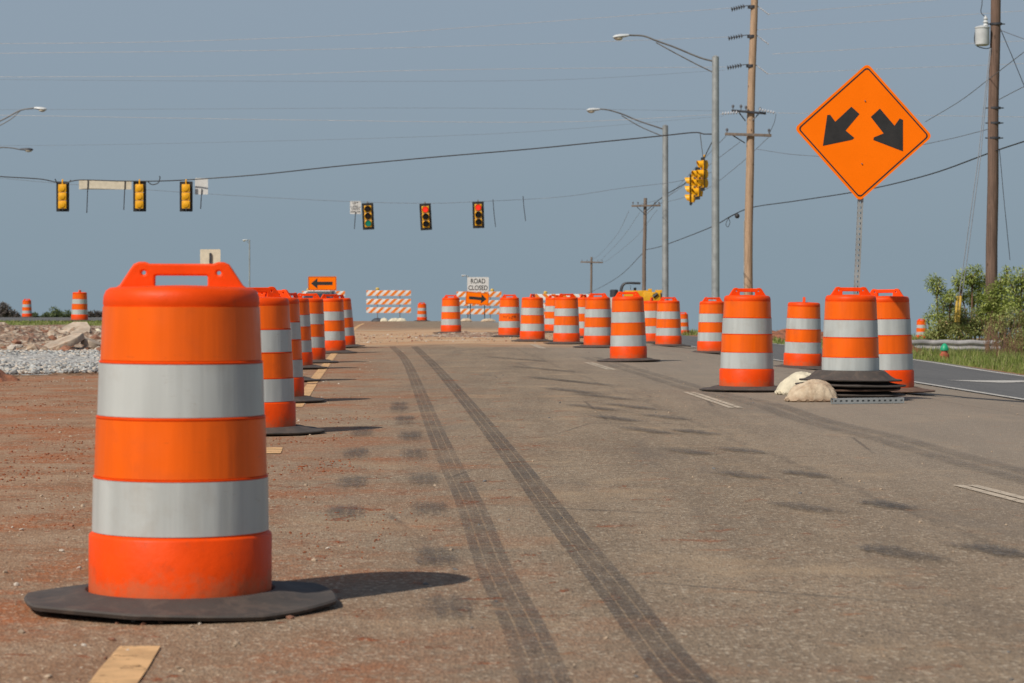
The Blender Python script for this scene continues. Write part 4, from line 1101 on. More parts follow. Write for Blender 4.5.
def arrow_sign(lab, cx, cy, Z, w, h, flip, rot, post):
    c = at(cx, cy, Z); gz = g(c.x, c.y); hh = c.z - gz
    t = thing('arrow_sign', lab, 'road sign', (c.x, c.y, gz), 0, 'orange arrow signs')
    for nm, loops, mt, yo, dp in (('panel', [rrect(0, 0, w, h, 0.04)], 'sign_orange', 0, 0.006),
                              ('border', [rrect(0, 0, w - 0.03, h - 0.03, 0.035), rrect(0, 0, w - 0.065, h - 0.065, 0.03)], 'black', -0.0045, 0.0015),
                              ('arrow', [[(flip * a * w, b * h) for a, b in ((-0.40, 0), (-0.17, 0.38), (-0.17, 0.12), (0.36, 0.12), (0.36, -0.12), (-0.17, -0.12), (-0.17, -0.38))]], 'black', -0.0045, 0.0015)):
        me = flat_mesh(nm, loops, dp, M[mt]); o = obj(nm, me, None, t); o.location = (0, yo, hh); o.rotation_euler = (0, rot, 0)
    if post:
        for sx in (-1, 1):
            bm = bmesh.new(); box(bm, (sx * w * 0.3, 0.03, (hh + h * 0.3) / 2), (0.04, 0.04, hh + h * 0.3)); obj('post', bm, M['galv_dark'], t)
    return t
arrow_sign('orange sign with a black arrow pointing left, above the left row of drums', 322.3, 283.4, 109, 1.24, 0.61, 1, 0, True)
arrow_sign('orange sign with a black arrow pointing right, hung crooked under the road closed sign', 477.3, 298.4, 133.8, 1.24, 0.66, -1, R(5), False)
# far sandbags on barricade feet
for k, (px, py, sx, lab) in enumerate(((377, 321, .30, 'dark sandbag under the left end of the lone barricade'), (383.5, 321, .24, 'pale sandbag beside the dark one under the lone barricade'), (394.5, 321, .34, 'wide pale sandbag at the middle foot of the lone barricade'),
                       (401, 321, .28, 'pale sandbag at the right foot of the lone barricade'), (466, 322, .30, 'tan sandbag under the left post of the road closed sign'), (488, 322.5, .42, 'wide tan sandbag under the right post of the road closed sign'))):
    Z = 134; x = (px - CX) / F * Z
    sandbag('sandbag', lab, (x, Z, g(x, Z) + 0.01), (sx, 0.2, 0.13), R(5 * k), M['dark'] if k == 0 else (M['bag_pale'] if k < 4 else M['bag']), k + 11, 'sandbags weighing down the barricades', knot=False)
Z = 62; x = (96 - CX) / F * Z
sandbag('sandbag', 'lone white sandbag at the right end of the rubble pile, beside the foreground drum', (x, Z, g(x, Z)), (0.18, 0.15, 0.12), 0.3, M['bag_pale'], 31, 'sandbags weighing down the barricades', knot=False)

# ------------------------------------------------------------------ parked car far left of road
def suv(px, Z):
    x = (px - CX) / F * Z
    t = thing('parked_car', 'far white sport utility car with dark windows, behind the left arrow sign', 'car', (x, Z, g(x, Z)))
    bm = bmesh.new()
    def loft(secs, mi=0):
        rings = []
        for (y, hw, z0, z1, tp) in secs:
            pr = [(-hw, z0), (-hw * 1.02, (z0 + z1) / 2), (-hw * tp, z1 - 0.05), (-hw * tp * 0.85, z1), (hw * tp * 0.85, z1), (hw * tp, z1 - 0.05), (hw * 1.02, (z0 + z1) / 2), (hw, z0)]
            rings.append([bm.verts.new((a, y, b)) for a, b in pr])
        for k in range(len(rings) - 1):
            for i in range(8):
                j = (i + 1) % 8; bm.faces.new((rings[k][i], rings[k][j], rings[k + 1][j], rings[k + 1][i]))
        cap(bm, rings[0]); cap(bm, rings[-1], True)
    loft([(-2.3, 0.80, 0.45, 0.85, 0.95), (-2.2, 0.90, 0.35, 0.98, 0.97), (-1.2, 0.93, 0.32, 1.05, 0.97), (1.9, 0.93, 0.32, 1.08, 0.97), (2.3, 0.86, 0.42, 1.02, 0.96)])
    bmesh.ops.recalc_face_normals(bm, faces=bm.faces); obj('body', bm, M['paint_white'], t)
    bm = bmesh.new(); loft([(-1.25, 0.88, 1.02, 1.06, 1.0), (-0.55, 0.86, 1.02, 1.60, 0.84), (1.6, 0.86, 1.02, 1.62, 0.84), (2.15, 0.86, 1.02, 1.10, 0.98)])
    bmesh.ops.recalc_face_normals(bm, faces=bm.faces); obj('windows', bm, M['glass'], t)
    bm = bmesh.new(); box(bm, (0, 0.55, 1.64), (1.36, 2.1, 0.07), bev=0.03); obj('roof', bm, M['paint_white'], t)
    for sx in (-1, 1):
        for yy in (-1.45, 1.4):
            bm = bmesh.new(); cyl(bm, (sx * 0.72, yy, 0.34), (sx * 0.95, yy, 0.34), 0.34, seg=24); w = obj('wheel', bm, M['rubber'], t)
            bm = bmesh.new(); cyl(bm, (sx * 0.953, yy, 0.34), (sx * 0.965, yy, 0.34), 0.2, seg=20); obj('rim', bm, M['alu'], w)
        bm = bmesh.new(); box(bm, (sx * 0.68, -2.26, 0.80), (0.32, 0.1, 0.16), bev=0.02); obj('headlight', bm, M['alu'], t)
        bm = bmesh.new(); box(bm, (sx * 1.0, -0.75, 1.12), (0.18, 0.1, 0.14), bev=0.02); obj('mirror', bm, M['black'], t)
suv(320.5, 134)

# ------------------------------------------------------------------ yellow roller
Z = 120; x = (634 - CX) / F * Z; gz = g(x, Z)
t = thing('road_roller', 'yellow road roller with a black roll bar, seen over the tall drum', 'road roller', (x, Z, gz))
def rp(px, py): return rel(t, px, py, Z)
q = rp(634, 290)
bm = bmesh.new()
a, b_ = rp(624, 290.5), rp(648, 299); box(bm, ((a.x + b_.x) / 2, 0, (a.z + b_.z) / 2), (b_.x - a.x, 0.9, a.z - b_.z), bev=0.03)
a, b_ = rp(643, 292), rp(660, 304); box(bm, ((a.x + b_.x) / 2, 0, (a.z + b_.z) / 2), (b_.x - a.x, 1.1, a.z - b_.z), bev=0.04)
a, b_ = rp(648, 288.8), rp(651.5, 293); box(bm, ((a.x + b_.x) / 2, -0.2, (a.z + b_.z) / 2), (b_.x - a.x, 0.5, a.z - b_.z), bev=0.02)
a, b_ = rp(655, 290), rp(661.5, 293); box(bm, ((a.x + b_.x) / 2, -0.3, (a.z + b_.z) / 2), (b_.x - a.x, 0.4, a.z - b_.z), bev=0.02)
a, b_ = rp(616, 298), rp(660, 310); box(bm, ((a.x + b_.x) / 2, 0, (a.z + b_.z) / 2), (b_.x - a.x, 0.7, a.z - b_.z), bev=0.03)
obj('hull', bm, M['mach_yellow'], t)
bm = bmesh.new(); tube(bm, [rp(652.5, 297) + Vector((0, -.57, 0)), rp(657, 293.5) + Vector((0, -.57, 0))], 0.08, 8); a = rp(660.6, 297); box(bm, (a.x, -0.5, a.z), (0.06, 0.3, 0.36)); a = rp(653.5, 295.5); box(bm, (a.x, -0.56, a.z), (0.09, 0.04, 0.15)); obj('engine_parts', bm, M['black'], t)
for sy in (-0.5, 0.5):
    bm = bmesh.new(); tube(bm, catmull([rp(620.5, 296) + Vector((0, sy, 0)), rp(621.5, 288) + Vector((0, sy, 0)), rp(624, 284) + Vector((0, sy, 0)), rp(629, 283) + Vector((0, sy, 0)), rp(640, 283.3) + Vector((0, sy, 0))], 6), 0.055, 10)
    obj('roll_bar', bm, M['dark'], t)
bm = bmesh.new(); a = rp(631, 282.8); box(bm, (rp(633, 283).x, 0, a.z), (0.6, 1.1, 0.07), bev=0.02); obj('canopy', bm, M['dark'], t)
bm = bmesh.new(); a, b_ = rp(614, 297), rp(614, 289.5); rg = lathe(bm, [(0.16, a.z), (0.20, a.z + .03), (0.20, b_.z - .03), (0.15, b_.z)], 24, lambda p, an, r, z: p + Vector((a.x, -0.1, 0))); cap(bm, rg[-1]); cap(bm, rg[0], True); obj('black_tank', bm, M['dark'], t)
bm = bmesh.new(); a = rp(635, 289.5); box(bm, (a.x, 0, a.z + .02), (0.12, 0.4, 0.14), bev=0.03); tube(bm, [rp(630.5, 290), rp(630.5, 285.5)], 0.012, 6); obj('seat_and_lever', bm, M['dark'], t)
bm = bmesh.new(); a, b_ = rp(610.5, 297.5), rp(617, 309); box(bm, ((a.x + b_.x) / 2, 0, (a.z + b_.z) / 2), (b_.x - a.x, 1.2, a.z - b_.z), bev=0.05); obj('front_cowl', bm, M['mach_cream'], t)
for px in (617, 653):
    bm = bmesh.new(); a = rp(px, 310); cyl(bm, (a.x, -0.65, 0.42), (a.x, 0.65, 0.42), 0.42, seg=36); obj('roller_drum', bm, M['galv_dark'], t)

# ------------------------------------------------------------------ guardrail, marker, dirt
gr0 = [gp(*q) for q in ((870, 362), (1000, 363))]
GZ = 70.0
a = at(868, 345, 71.5); b_ = at(1008, 346, 68.5)
t = thing('guardrail', 'grey corrugated steel guardrail at the edge of the grass, in front of the bushes', 'guardrail', ((a.x + b_.x) / 2, (a.y + b_.y) / 2, g((a.x + b_.x) / 2, (a.y + b_.y) / 2)))
L0 = Vector(t.location)
prof = [(0.0, 0.155), (-0.02, 0.15), (-0.04, 0.11), (-0.075, 0.10), (-0.08, 0.07), (-0.045, 0.03), (0.0, 0.02), (0.0, -0.02), (-0.045, -0.03), (-0.08, -0.07), (-0.075, -0.10), (-0.04, -0.11), (-0.02, -0.15), (0.0, -0.155)]
bm = bmesh.new(); rows = []
NR = 40
for i in range(NR + 1):
    c = a.lerp(b_, i / NR) - L0
    c.z += 0.01 * math.sin(i * 0.9)
    rows.append([bm.verts.new(c + Vector((0, p, q))) for p, q in prof])
for i in range(NR):
    for k in range(len(prof) - 1): bm.faces.new((rows[i][k], rows[i + 1][k], rows[i + 1][k + 1], rows[i][k + 1]))
o = obj('rail_beam', bm, M['rail'], t)
sol = o.modifiers.new('s', 'SOLIDIFY'); sol.thickness = 0.004
for i in range(5):
    c = a.lerp(b_, (i + 0.4) / 5) - L0; bm = bmesh.new(); gz = g(c.x + L0.x, c.y + L0.y) - L0.z
    box(bm, (c.x, 0.14 + c.y, (c.z + 0.16 + gz) / 2), (0.1, 0.12, c.z + 0.16 - gz), bev=0.005); obj('post', bm, M['wood_grey'], t)
# green capped marker
Z = 62; c = at(944.5, 349, Z); gz = g(c.x, Z)
t = thing('utility_marker', 'short red post with a bright green domed cap in the grass before the guardrail', 'marker', (c.x, Z, gz))
zc = at(944.5, 350, Z).z - gz
bm = bmesh.new(); rg = lathe(bm, [(0.12, 0), (0.12, zc * 0.6), (0.085, zc * 0.65), (0.075, zc)], 24); cap(bm, rg[-1]); obj('post', bm, M['red_paint'], t)
bm = bmesh.new(); rg = lathe(bm, [(0.07, zc - 0.01), (0.105, zc - 0.01), (0.108, zc + 0.03), (0.08, zc + 0.10), (0.035, zc + 0.155), (0.01, zc + 0.165)], 24); cap(bm, rg[-1]); obj('cap', bm, M['green_cap'], t)

def mound(name, lab, cx, cy, rx, ry, h, mat, seed, seg=60, kind=None, cat='dirt pile', rough=0.35):
    bm = bmesh.new(); n = seg; vs_ = {}
    off = Vector((seed * 5.3, seed * 1.7, 0))
    for i in range(n + 1):
        for j in range(n + 1):
            a = -1 + 2 * i / n; b = -1 + 2 * j / n
            r = math.hypot(a, b); x = cx + a * rx; y = cy + b * ry
            f = sm(1.0, 0.15, r + 0.25 * mnoise.noise(Vector((a * 2.2, b * 2.2, 0)) + off))
            nn = mnoise.fractal(Vector((x * 1.3, y * 1.3, 0)) + off, 0.9, 2.1, 5)
            rid = abs(mnoise.noise(Vector((x * 4, y * 4, 3)) + off))
            z = f * h * (0.75 + rough * nn + rough * 0.6 * rid) - (0.03 if r > 0.92 else 0)
            vs_[i, j] = bm.verts.new((x, y, g(x, y) + z - 0.01 * (1 - f)))
    for i in range(n):
        for j in range(n): bm.faces.new((vs_[i, j], vs_[i + 1, j], vs_[i + 1, j + 1], vs_[i, j + 1]))
    o = obj(name, bm, mat, smooth=False)
    return tag(o, lab, cat, kind=kind)
def soil(name, ca, cb, cst, red, stone=0.7):
    m, nt, b = newmat(name); N = NB(nt)
    P = N.n('ShaderNodeNewGeometry').outputs['Position']
    c = N.mix(N.ramp(N.noise(P, 2.2, 6, 0.7), 0.35, 0.65), ca, cb)
    c = N.mix(N.ramp(N.noise(P, 1.0, 4, 0.6), 0.5, 0.62, 0, 0.8), c, red)
    vc = N.vor(P, 14.0, out='Color'); s = N.n('ShaderNodeSeparateColor'); N.link(vc, s.inputs[0])
    c = N.mix(N.ramp(s.outputs[0], 0.55, 0.75, 0, stone), c, cst)
    c = N.mix(N.ramp(s.outputs[1], 0.7, 0.9, 0, 0.7), c, tuple(x * 0.4 for x in ca))
    N.link(c, b.inputs['Base Color']); b.inputs['Roughness'].default_value = 0.95
    h = N.math('ADD', N.vor(P, 14.0), N.math('MULTIPLY', N.noise(P, 20, 4), 0.7)); N.bump(h, 1.0, 0.03, b)
    return m
M['rubble'] = soil('rubble_soil', (0.22, 0.13, 0.085), (0.33, 0.23, 0.155), (0.46, 0.38, 0.29), (0.23, 0.10, 0.06))
M['gravel'] = soil('grey_gravel', (0.30, 0.29, 0.275), (0.42, 0.41, 0.385), (0.58, 0.57, 0.54), (0.36, 0.33, 0.29), 0.6)
mound('rubble_pile', 'long pile of tan and reddish rubble at the left edge, behind the gravel', -10.2, 50.5, 5.6, 6.0, 0.40, M['rubble'], 3, 110, cat='rubble pile', rough=0.5)
mound('rubble_pile', 'low brown earth bank under the drum on the side road, behind the main rubble pile', -12.0, 68, 9.0, 5.0, 0.10, M['rubble'], 8, 80, cat='rubble pile', rough=0.5)
mound('dirt_clump', 'dark brown clump of earth at the left edge before the gravel', -6.15, 29.6, 0.35, 0.5, 0.16, M['clay'], 5, 30, cat='dirt clump')
mound('dirt_pile', 'small red clay pile at the left end of the guardrail', 10.9, 68.8, 0.6, 0.8, 0.36, M['clay'], 12, 40)
mound('dirt_pile', 'low red earth bank along the far side of the turn lane, beyond the guardrail', 12.0, 100, 5.5, 4, 0.5, M['clay'], 14, 40)
mound('dirt_pile', 'low scatter of tan rubble across the road before the road closed sign', -0.9, 62.5, 1.9, 1.6, 0.10, M['rubble'], 17, 60, rough=0.9)

# stones
def rock_verts(rnd, c, r, sub=1):
    bm = bmesh.new(); bmesh.ops.create_icosphere(bm, subdivisions=sub, radius=1.0)
    k = Vector((rnd.uniform(.7, 1.3), rnd.uniform(.7, 1.3), rnd.uniform(.45, .9)))
    rot = Matrix.Rotation(rnd.uniform(0, 6.28), 3, 'Z') @ Matrix.Rotation(rnd.uniform(-.6, .6), 3, 'X')
    vs_ = []
    for v in bm.verts:
        p = Vector((v.co.x * k.x, v.co.y * k.y, v.co.z * k.z)) * (1 + rnd.uniform(-.22, .22)) * r
        vs_.append(rot @ p + c)
    fs_ = [[v.index for v in f.verts] for f in bm.faces]
    bm.free(); return vs_, fs_
def stones(name, lab, fn, n, mats, kind='stuff', cat='stones'):
    rnd = random.Random(len(name) * 7 + n); V = []; Fc = []; MI = []
    for _ in range(n):
        q = fn(rnd)
        if q is None: continue
        x, y, r, zo = q
        vs_, fs_ = rock_verts(rnd, Vector((x, y, g(x, y) + zo + r * 0.25)), r, 1)
        b0 = len(V); V += vs_; Fc += [[i + b0 for i in f] for f in fs_]; MI += [rnd.randrange(len(mats))] * len(fs_)
    me = bpy.data.meshes.new(name); me.from_pydata(V, [], Fc)
    for m in mats: me.materials.append(m)
    me.polygons.foreach_set('material_index', MI); me.update()
    return tag(obj(name, me, None), lab, cat, kind=kind)
M['st1'] = plain('tan_stone', (0.36, 0.27, 0.19), 0.9, var=0.25, scale=8)
M['st2'] = plain('red_stone', (0.26, 0.12, 0.07), 0.9, var=0.25, scale=8)
M['clod'] = plain('dark_red_clod', (0.24, 0.065, 0.02), 0.95, var=0.3, scale=20)
M['st3'] = plain('grey_stone', (0.38, 0.38, 0.36), 0.9, var=0.3, scale=8)
M['st4'] = plain('dark_stone', (0.16, 0.155, 0.15), 0.9, var=0.3, scale=8)
M['st5'] = plain('white_stone', (0.48, 0.42, 0.35), 0.9, var=0.2, scale=8)
def peb(r):
    y = 6 + 36 * r.random() ** 1.6; u = -0.2 - 6.5 * r.random() ** 0.8
    return (u - 0.047 * y, y, r.choice((.002, .003, .003, .004, .005, .0065, .010)) * r.uniform(.7, 1.2), 0.006)
stones('pebbles', 'loose tan and red pebbles scattered over the dirty shoulder at left', peb, 7000, [M['st1'], M['st1'], M['st2'], M['st5']])
clods = [gp(*q) for q in ((340, 467), (300, 469), (295, 497), (30, 430), (70, 445), (40, 458), (20, 475), (85, 500), (50, 520), (385, 521), (318, 545), (60, 405), (30, 398), (15, 385), (350, 420), (300, 440))]
def cl_(r):
    c = r.choice(clods); k = 1 + c.y * 0.03
    return (c.x + r.gauss(0, .14) * k, c.y + r.gauss(0, .28) * k, r.choice((.0022, .003, .004, .0065)) * r.uniform(.7, 1.3) * (0.75 if c.y < 12 else 1.2), 0.006)
stones('clay_clods', 'crumbs of dark red clay dropped in patches on the left side of the lane', cl_, 2000, [M['clod'], M['clod'], M['st2']], cat='clay')
def peb2(r):
    y = 6 + 40 * r.random() ** 1.4; u = 6.0 * r.random() - 0.2
    return (u - 0.047 * y, y, r.choice((.003, .004, .006, .009)) * r.uniform(.7, 1.2), 0.006)
stones('road_grit', 'fine grit scattered thinly on the worn lane', peb2, 500, [M['st1'], M['st1'], M['st4']])
# gravel bed
bmv = []; 
us2 = frange(-11.5, -3.9, 0.1)
def gravel_fn(r):
    y = 29.4 + 15 * r.random() ** 1.3; x = r.uniform(-10.5, -5.0)
    edge = 29.7 + (x + 10) * 0.35 + 0.7 * mnoise.noise(Vector((x * 1.2, 0, 0)))
    if y < edge: return None
    return (x, y, r.choice((.016, .022, .03, .038)) * r.uniform(.7, 1.2), 0.04)
mound('gravel_bed', 'pale grey crushed stone bed at the left, in front of the rubble pile', -7.6, 37.6, 4.6, 8.4, 0.085, M['gravel'], 21, 90, kind='stuff', cat='gravel', rough=0.3)
stones('gravel_stones', 'grey crushed stones lying loose on the gravel bed at left', gravel_fn, 11000, [M['st3'], M['st3'], M['st4'], M['st5']], cat='gravel')
def rub(r):
    y = r.uniform(45, 56); x = r.uniform(-13.5, -6.0)
    q = math.hypot((x + 10.2) / 5.6, (y - 50.5) / 6.0)
    if q > 0.98: return None
    return (x, y, r.choice((.02, .03, .04, .06, .1)) * r.uniform(.6, 1.2), 0.24 * sm(1, 0.2, q))
stones('rubble_stones', 'loose tan and red rubble stones lying all over the rubble pile', rub, 3200, [M['st1'], M['st1'], M['st2'], M['concrete'], M['st5']], cat='rubble')
def cr(r):
    y = r.uniform(54, 68); u = r.uniform(-1.8, 4.2); 
    return (u - 0.047 * y, y, r.choice((.008, .012, .018, .028)) * r.uniform(.6, 1.2), 0.006)
stones('crossing_rubble', 'tan rubble bits strewn across the lane before the road closed sign', cr, 700, [M['st1'], M['st1'], M['st2'], M['st5']], cat='rubble')
# broken slabs on the pile
def slab(lab, px, py, Z, size, rot, seed):
    rnd = random.Random(seed); c = at(px, py, Z)
    out = []; n = 9
    for i in range(n):
        a = 2 * math.pi * i / n; k = rnd.uniform(.75, 1.1); out.append((size[0] / 2 * math.cos(a) * k, size[1] / 2 * math.sin(a) * k))
    me = flat_mesh('concrete_slab', [out], size[2], M['concrete'], 0.01); me.transform(Matrix.Rotation(R(-90), 4, 'X'))
    o = obj('concrete_slab', me, None); o.location = c; o.rotation_euler = rot
    tag(o, lab, 'concrete slab', 'broken concrete slabs on the rubble pile')
slab('upper broken concrete slab leaning on top of the rubble pile', 76, 333, 50, (0.75, 0.9, 0.10), (R(20), R(-12), R(20)), 1)
slab('lower broken concrete slab sloping to the right with a dark broken end', 61, 344, 46.2, (0.8, 0.6, 0.10), (R(12), R(-20), R(10)), 2)
slab('small pale slab at the right end of the rubble pile, beside the foreground drum', 92, 344, 46.5, (0.45, 0.4, 0.10), (R(20), R(10), R(60)), 3)

# ------------------------------------------------------------------ vegetation
def leaves_mesh(name, centers, mat, n, lw, ll, seed=1, droop=0.3):
    """centers: (x,y,z,rx,ry,rz). Leaf quads folded along the rib, in small sprays"""
    rnd = random.Random(seed); V = []; Fc = []
    tot = sum(c[3] * c[4] * c[5] for c in centers) ** 1.0
    for c in centers:
        m = max(6, int(n * (c[3] * c[4] * c[5]) ** 0.75 / sum((q[3] * q[4] * q[5]) ** 0.75 for q in centers)))
        for _ in range(m):
            while True:
                d = Vector((rnd.gauss(0, 1), rnd.gauss(0, 1), rnd.gauss(0, 1)))
                if d.length > 0.05: break
            d.normalize(); rr = rnd.random() ** 0.45
            p = Vector((c[0] + d.x * c[3] * rr, c[1] + d.y * c[4] * rr, c[2] + d.z * c[5] * rr))
            out = (d + Vector((rnd.uniform(-.7, .7), rnd.uniform(-.7, .7), rnd.uniform(-.5, .4) - droop))).normalized()
            side = out.cross(Vector((rnd.uniform(-.4, .4), rnd.uniform(-.4, .4), 1))).normalized()
            up = side.cross(out).normalized()
            L = ll * rnd.uniform(.6, 1.3); W = lw * rnd.uniform(.7, 1.2)
            b0 = len(V)
            V += [p, p + out * L * .5 + side * W + up * W * .3, p + out * L, p + out * L * .5 - side * W + up * W * .3, p + out * L * .5]
            Fc += [(b0, b0 + 1, b0 + 4), (b0 + 1, b0 + 2, b0 + 4), (b0 + 4, b0 + 2, b0 + 3), (b0, b0 + 4, b0 + 3)]
    me = bpy.data.meshes.new(name); me.from_pydata(V, [], Fc); me.materials.append(mat); me.update()
    return me
def bush(lab, base, tops, mat, n, lw, ll, seed, name='bush', stemm=None, under=True, group=None):
    """tops: clump centres in pixels (px,py,Z,radius m)"""
    x, y = base; gz = g(x, y); rnd = random.Random(seed)
    t = thing(name, lab, 'bush' if name == 'bush' else 'tree', (x, y, gz), 0, group)
    L = Vector(t.location); cs = []
    bm = bmesh.new()
    for (px, py, Z, r) in tops:
        c = at(px, py, Z) - L
        r = r * (0.96 if name == 'bush' else 1.0); cs.append((c.x, c.y, c.z, r * rnd.uniform(.9, 1.1), r * 1.1, r * rnd.uniform(.6, .85)))
        for k in range(5):
            e = c + Vector((rnd.uniform(-r, r), rnd.uniform(-r, r), rnd.uniform(-r, r))) * 0.62; cs.append((e.x, e.y, e.z, r * .48, r * .48, r * .34))
        root = Vector((c.x * 0.55 + rnd.uniform(-.15, .15), c.y * .5, -0.05))
        mid = root.lerp(c, 0.5) + Vector((rnd.uniform(-.15, .15), rnd.uniform(-.1, .1), 0))
        k = max(0.012, 0.018 * (c.z))
        tube(bm, catmull([root, mid, c], 4), [k, k * .9, k * .85, k * .8, k * .75, k * .65, k * .55, k * .45, k * .35], 6)
        for q in range(3):
            e = c + Vector((rnd.uniform(-r, r), rnd.uniform(-r, r), rnd.uniform(0, r))) * .6; tube(bm, [mid.lerp(c, .6), e], [k * .5, k * .2], 5)
    obj('stems' if name == 'bush' else 'trunk', bm, stemm or M['stem'], t)
    obj('foliage' if name == 'bush' else 'crown', leaves_mesh('foliage', cs, mat, n, lw, ll, seed), None, t)
    return t
BG = 'bushes behind the guardrail'
def bb(px, Z): return ((px - CX) / F * Z, Z)
bush('slender leafy bush with a rounded top, leftmost behind the guardrail', bb(938, 76), [(936, 285, 76, .36), (944, 296, 76, .30), (938, 312, 76, .32), (950, 305, 76.5, .32), (946, 322, 76, .36), (934, 332, 75.5, .38), (928, 318, 76, .22)], M['leaf'], 3000, .022, .105, 3, group=BG)
bush('wide topped leafy bush in front of the yellow guy wire guards', bb(968, 77), [(962, 279, 77, .34), (972, 275, 77, .34), (980, 281, 77.5, .38), (962, 293, 77.5, .28), (950, 296, 72.4, .22), (974, 297, 78, .36), (985, 292, 77, .36)], M['leaf'], 3800, .022, .105, 5, group=BG)
bush('dense leafy bush at the foot of the transformer pole', bb(992, 74), [(988, 302, 74, .40), (999, 292, 74, .40), (1003, 280, 74, .22), (1007, 269, 74, .12), (1010, 300, 74, .42), (995, 314, 74, .46), (984, 318, 74, .42)], M['leaf'], 5200, .022, .105, 7, group=BG)
bush('tall leafy bush cut by the right edge of the photo', bb(1024, 72), [(1022, 276, 72, .40), (1016, 286, 72, .38), (1028, 292, 72, .46), (1016, 304, 72, .44), (1030, 312, 72, .5), (1040, 285, 72, .5), (1042, 305, 72, .6)], M['leaf'], 5600, .022, .105, 9, group=BG)
bush('low pale green bush between the leftmost bushes, right behind the rail', bb(953, 73.5), [(942, 330, 73.5, .34), (953, 324, 73.5, .38), (966, 318, 73.5, .42), (976, 327, 73.5, .40), (962, 333, 73, .38), (932, 338, 73.5, .25)], M['leaf_weed'], 5000, .022, .11, 11, group=BG)
bush('weedy bush with many red brown stems at the right end of the guardrail', bb(1006, 68), [(1000, 322, 68, .34), (1012, 318, 68, .36), (1020, 328, 68, .40), (1005, 335, 68, .34), (1016, 341, 67.5, .32), (1027, 322, 68, .42), (1030, 340, 67, .40), (990, 332, 70.8, .28)], M['leaf_weed'], 3400, .018, .10, 13, group=BG)
# upright reddish weed stalks
bm = bmesh.new(); rnd = random.Random(4)
for k in range(170):
    px = rnd.uniform(985, 1045); Z = rnd.uniform(65, 69.5); x = (px - CX) / F * Z; gz = g(x, Z); h = rnd.uniform(.5, 1.25)
    tube(bm, [(x, Z, gz), (x + rnd.uniform(-.06, .06), Z, gz + h * .5), (x + rnd.uniform(-.15, .15), Z, gz + h)], [.009, .007, .003], 5)
tag(obj('weed_stalks', bm, M['stem']), 'thin red brown weed stalks crowding the right end of the guardrail', 'weeds', kind='stuff')
# grass
def grass(name, lab, fn, n, h0, h1, seed, w=0.008, mat='grassm'):
    rnd = random.Random(seed); V = []; Fc = []
    for _ in range(n):
        q = fn(rnd)
        if q is None: continue
        x, y, k = q; gz = g(x, y); h = rnd.uniform(h0, h1) * k; a = rnd.uniform(0, 6.28); ln = rnd.uniform(.1, .5) * h
        dx, dy = math.cos(a), math.sin(a); ww = w * rnd.uniform(.7, 1.4)
        b0 = len(V)
        V += [(x - dy * ww, y + dx * ww, gz), (x + dy * ww, y - dx * ww, gz), (x + dy * ww * .6 + dx * ln * .35, y - dx * ww * .6 + dy * ln * .35, gz + h * .6), (x - dy * ww * .6 + dx * ln * .35, y + dx * ww * .6 + dy * ln * .35, gz + h * .6), (x + dx * ln, y + dy * ln, gz + h)]
        Fc += [(b0, b0 + 1, b0 + 2, b0 + 3), (b0 + 3, b0 + 2, b0 + 4)]
    me = bpy.data.meshes.new(name); me.from_pydata(V, [], Fc); me.materials.append(M[mat]); me.update()
    return tag(obj(name, me, None), lab, 'grass', kind='stuff')
def gfn(r):
    y = r.uniform(38, 82); u = edge_u(y) + 0.5 + 9 * r.random() ** 1.3
    k = 0.35 + 0.9 * sm(0.2, 3.2, u - edge_u(y)) + 0.5 * mnoise.noise(Vector((u * .8, y * .8, 0)))
    return (u - 0.047 * y, y, max(.15, k))
grass('grass', 'rough green and straw grass between the turn lane and the guardrail', gfn, 42000, .08, .30, 3, .009)
def gfn2(r):
    y = r.uniform(73, 84); x = r.uniform(-30, -10.5); return (x, y, .5)
grass('grass', 'thin strip of short grass beside the side road at far left', gfn2, 9000, .05, .16, 5, .012)
def gfn3(r):
    y = r.uniform(92, 130); u = r.uniform(12.6, 26); return (u - 0.047 * y, y, .5 + .5 * mnoise.noise(Vector((u * .5, y * .2, 2))))
grass('grass', 'far low scrub and grass beyond the turn lane', gfn3, 9000, .15, .55, 8, .03)
# distant trees
TG = 'distant trees beyond the side road'
for i, (px, wpx, ytop, mat, lab) in enumerate(((3, 9, 304, 'leaf_brown_hazed', 'distant dark brown tree mass at the very left edge'), (13, 7, 310, 'leaf_brown_hazed', 'small brown distant tree next to the one at the left edge'), (34, 5, 311, 'leaf_far_hazed', 'small distant green tree just right of the tiny left drum'),
        (46, 6, 312.5, 'leaf_far_hazed', 'low distant green tree, second right of the tiny left drum'), (56, 8, 308.5, 'leaf_far_hazed', 'tallest and widest of the distant green trees at left'), (67, 7, 310.5, 'leaf_far_hazed', 'distant green tree touching the left side of the side road drum'),
        (89, 6, 311.5, 'leaf_brown_hazed', 'distant brownish tree right of the side road drum'), (97, 7, 310, 'leaf_brown_hazed', 'distant brownish tree touching the foreground drum'))):
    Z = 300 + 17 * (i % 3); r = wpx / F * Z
    bush(lab, bb(px, Z), [(px, ytop + 5, Z, r * .8), (px - wpx * .5, ytop + 8, Z, r * .7), (px + wpx * .5, ytop + 7.5, Z, r * .7), (px, ytop + 14, Z, r)], M[mat], 1500, .10, .35, 40 + i, name='tree', stemm=M['bark'], group=TG)

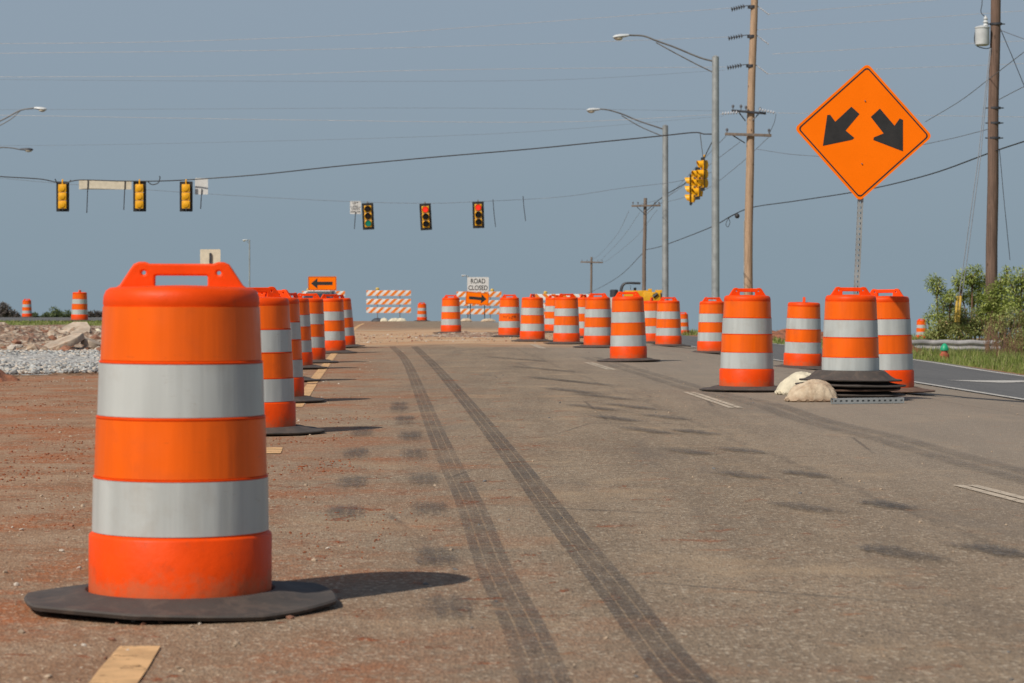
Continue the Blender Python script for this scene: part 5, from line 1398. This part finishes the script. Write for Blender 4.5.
# ------------------------------------------------------------------ light, sky, camera
kx, ky = 0.67, 0.75
el = math.atan(1 / math.hypot(kx, ky))
sd_ = Vector((-kx, -ky, 1)).normalized()          # direction toward the sun
sun = bpy.data.lights.new('sun', 'SUN'); sun.energy = 4.0; sun.angle = R(0.6); sun.color = (1.0, 0.93, 0.83)
so = bpy.data.objects.new('sun', sun); COL.objects.link(so); so.rotation_euler = sd_.to_track_quat('Z', 'Y').to_euler()
w = bpy.data.worlds.new('World'); sc.world = w; w.use_nodes = True
nt = w.node_tree; N = NB(nt); bg = nt.nodes['Background']
sky = N.n('ShaderNodeTexSky', sky_type='NISHITA'); sky.sun_disc = False
sky.sun_elevation = el; sky.sun_rotation = math.atan2(sd_.x, sd_.y)
sky.air_density = 1.0; sky.dust_density = 2.0; sky.ozone_density = 1.5; sky.altitude = 100
SKY_GAIN = (1.0, 1.0, 1.0)
# hazy summer air: the low band of the sky is an even blue grey, clear sky above it
geo = N.n('ShaderNodeTexCoord'); sx = N.n('ShaderNodeSeparateXYZ'); N.link(geo.outputs['Generated'], sx.inputs[0])
cl = N.noise(N.vmul(geo.outputs['Generated'], (1.6, 1.6, 9.0)), 2.2, 4, 0.55)
hz = N.mix(N.ramp(sx.outputs[2], -0.005, 0.13), (2.98, 3.95, 4.72), (3.42, 4.30, 5.30))
hz = N.mix(N.ramp(cl, 0.35, 0.7, 0, 0.12), hz, (3.6, 4.5, 5.2))
N.link(N.mix(N.ramp(sx.outputs[2], 0.12, 0.6, 0.96, 0.15), sky.outputs[0], hz), bg.inputs['Color'])
bg.inputs['Strength'].default_value = 0.08
cam = bpy.data.cameras.new('camera'); co = bpy.data.objects.new('camera', cam); COL.objects.link(co)
co.location = (0, 0, CAMZ); co.rotation_euler = (R(90), 0, 0)
cam.sensor_width = 36; cam.lens = F * 36 / 1024; cam.shift_y = -(341.5 - HY) / 1024; cam.clip_end = 9000; cam.clip_start = 0.1
cam.dof.use_dof = True; cam.dof.focus_distance = 17; cam.dof.aperture_fstop = 9
sc.camera = co
vs_ = sc.view_settings; vs_.view_transform = 'Standard'; vs_.look = 'None'; vs_.exposure = 0; vs_.gamma = 1; vs_.use_curve_mapping = False
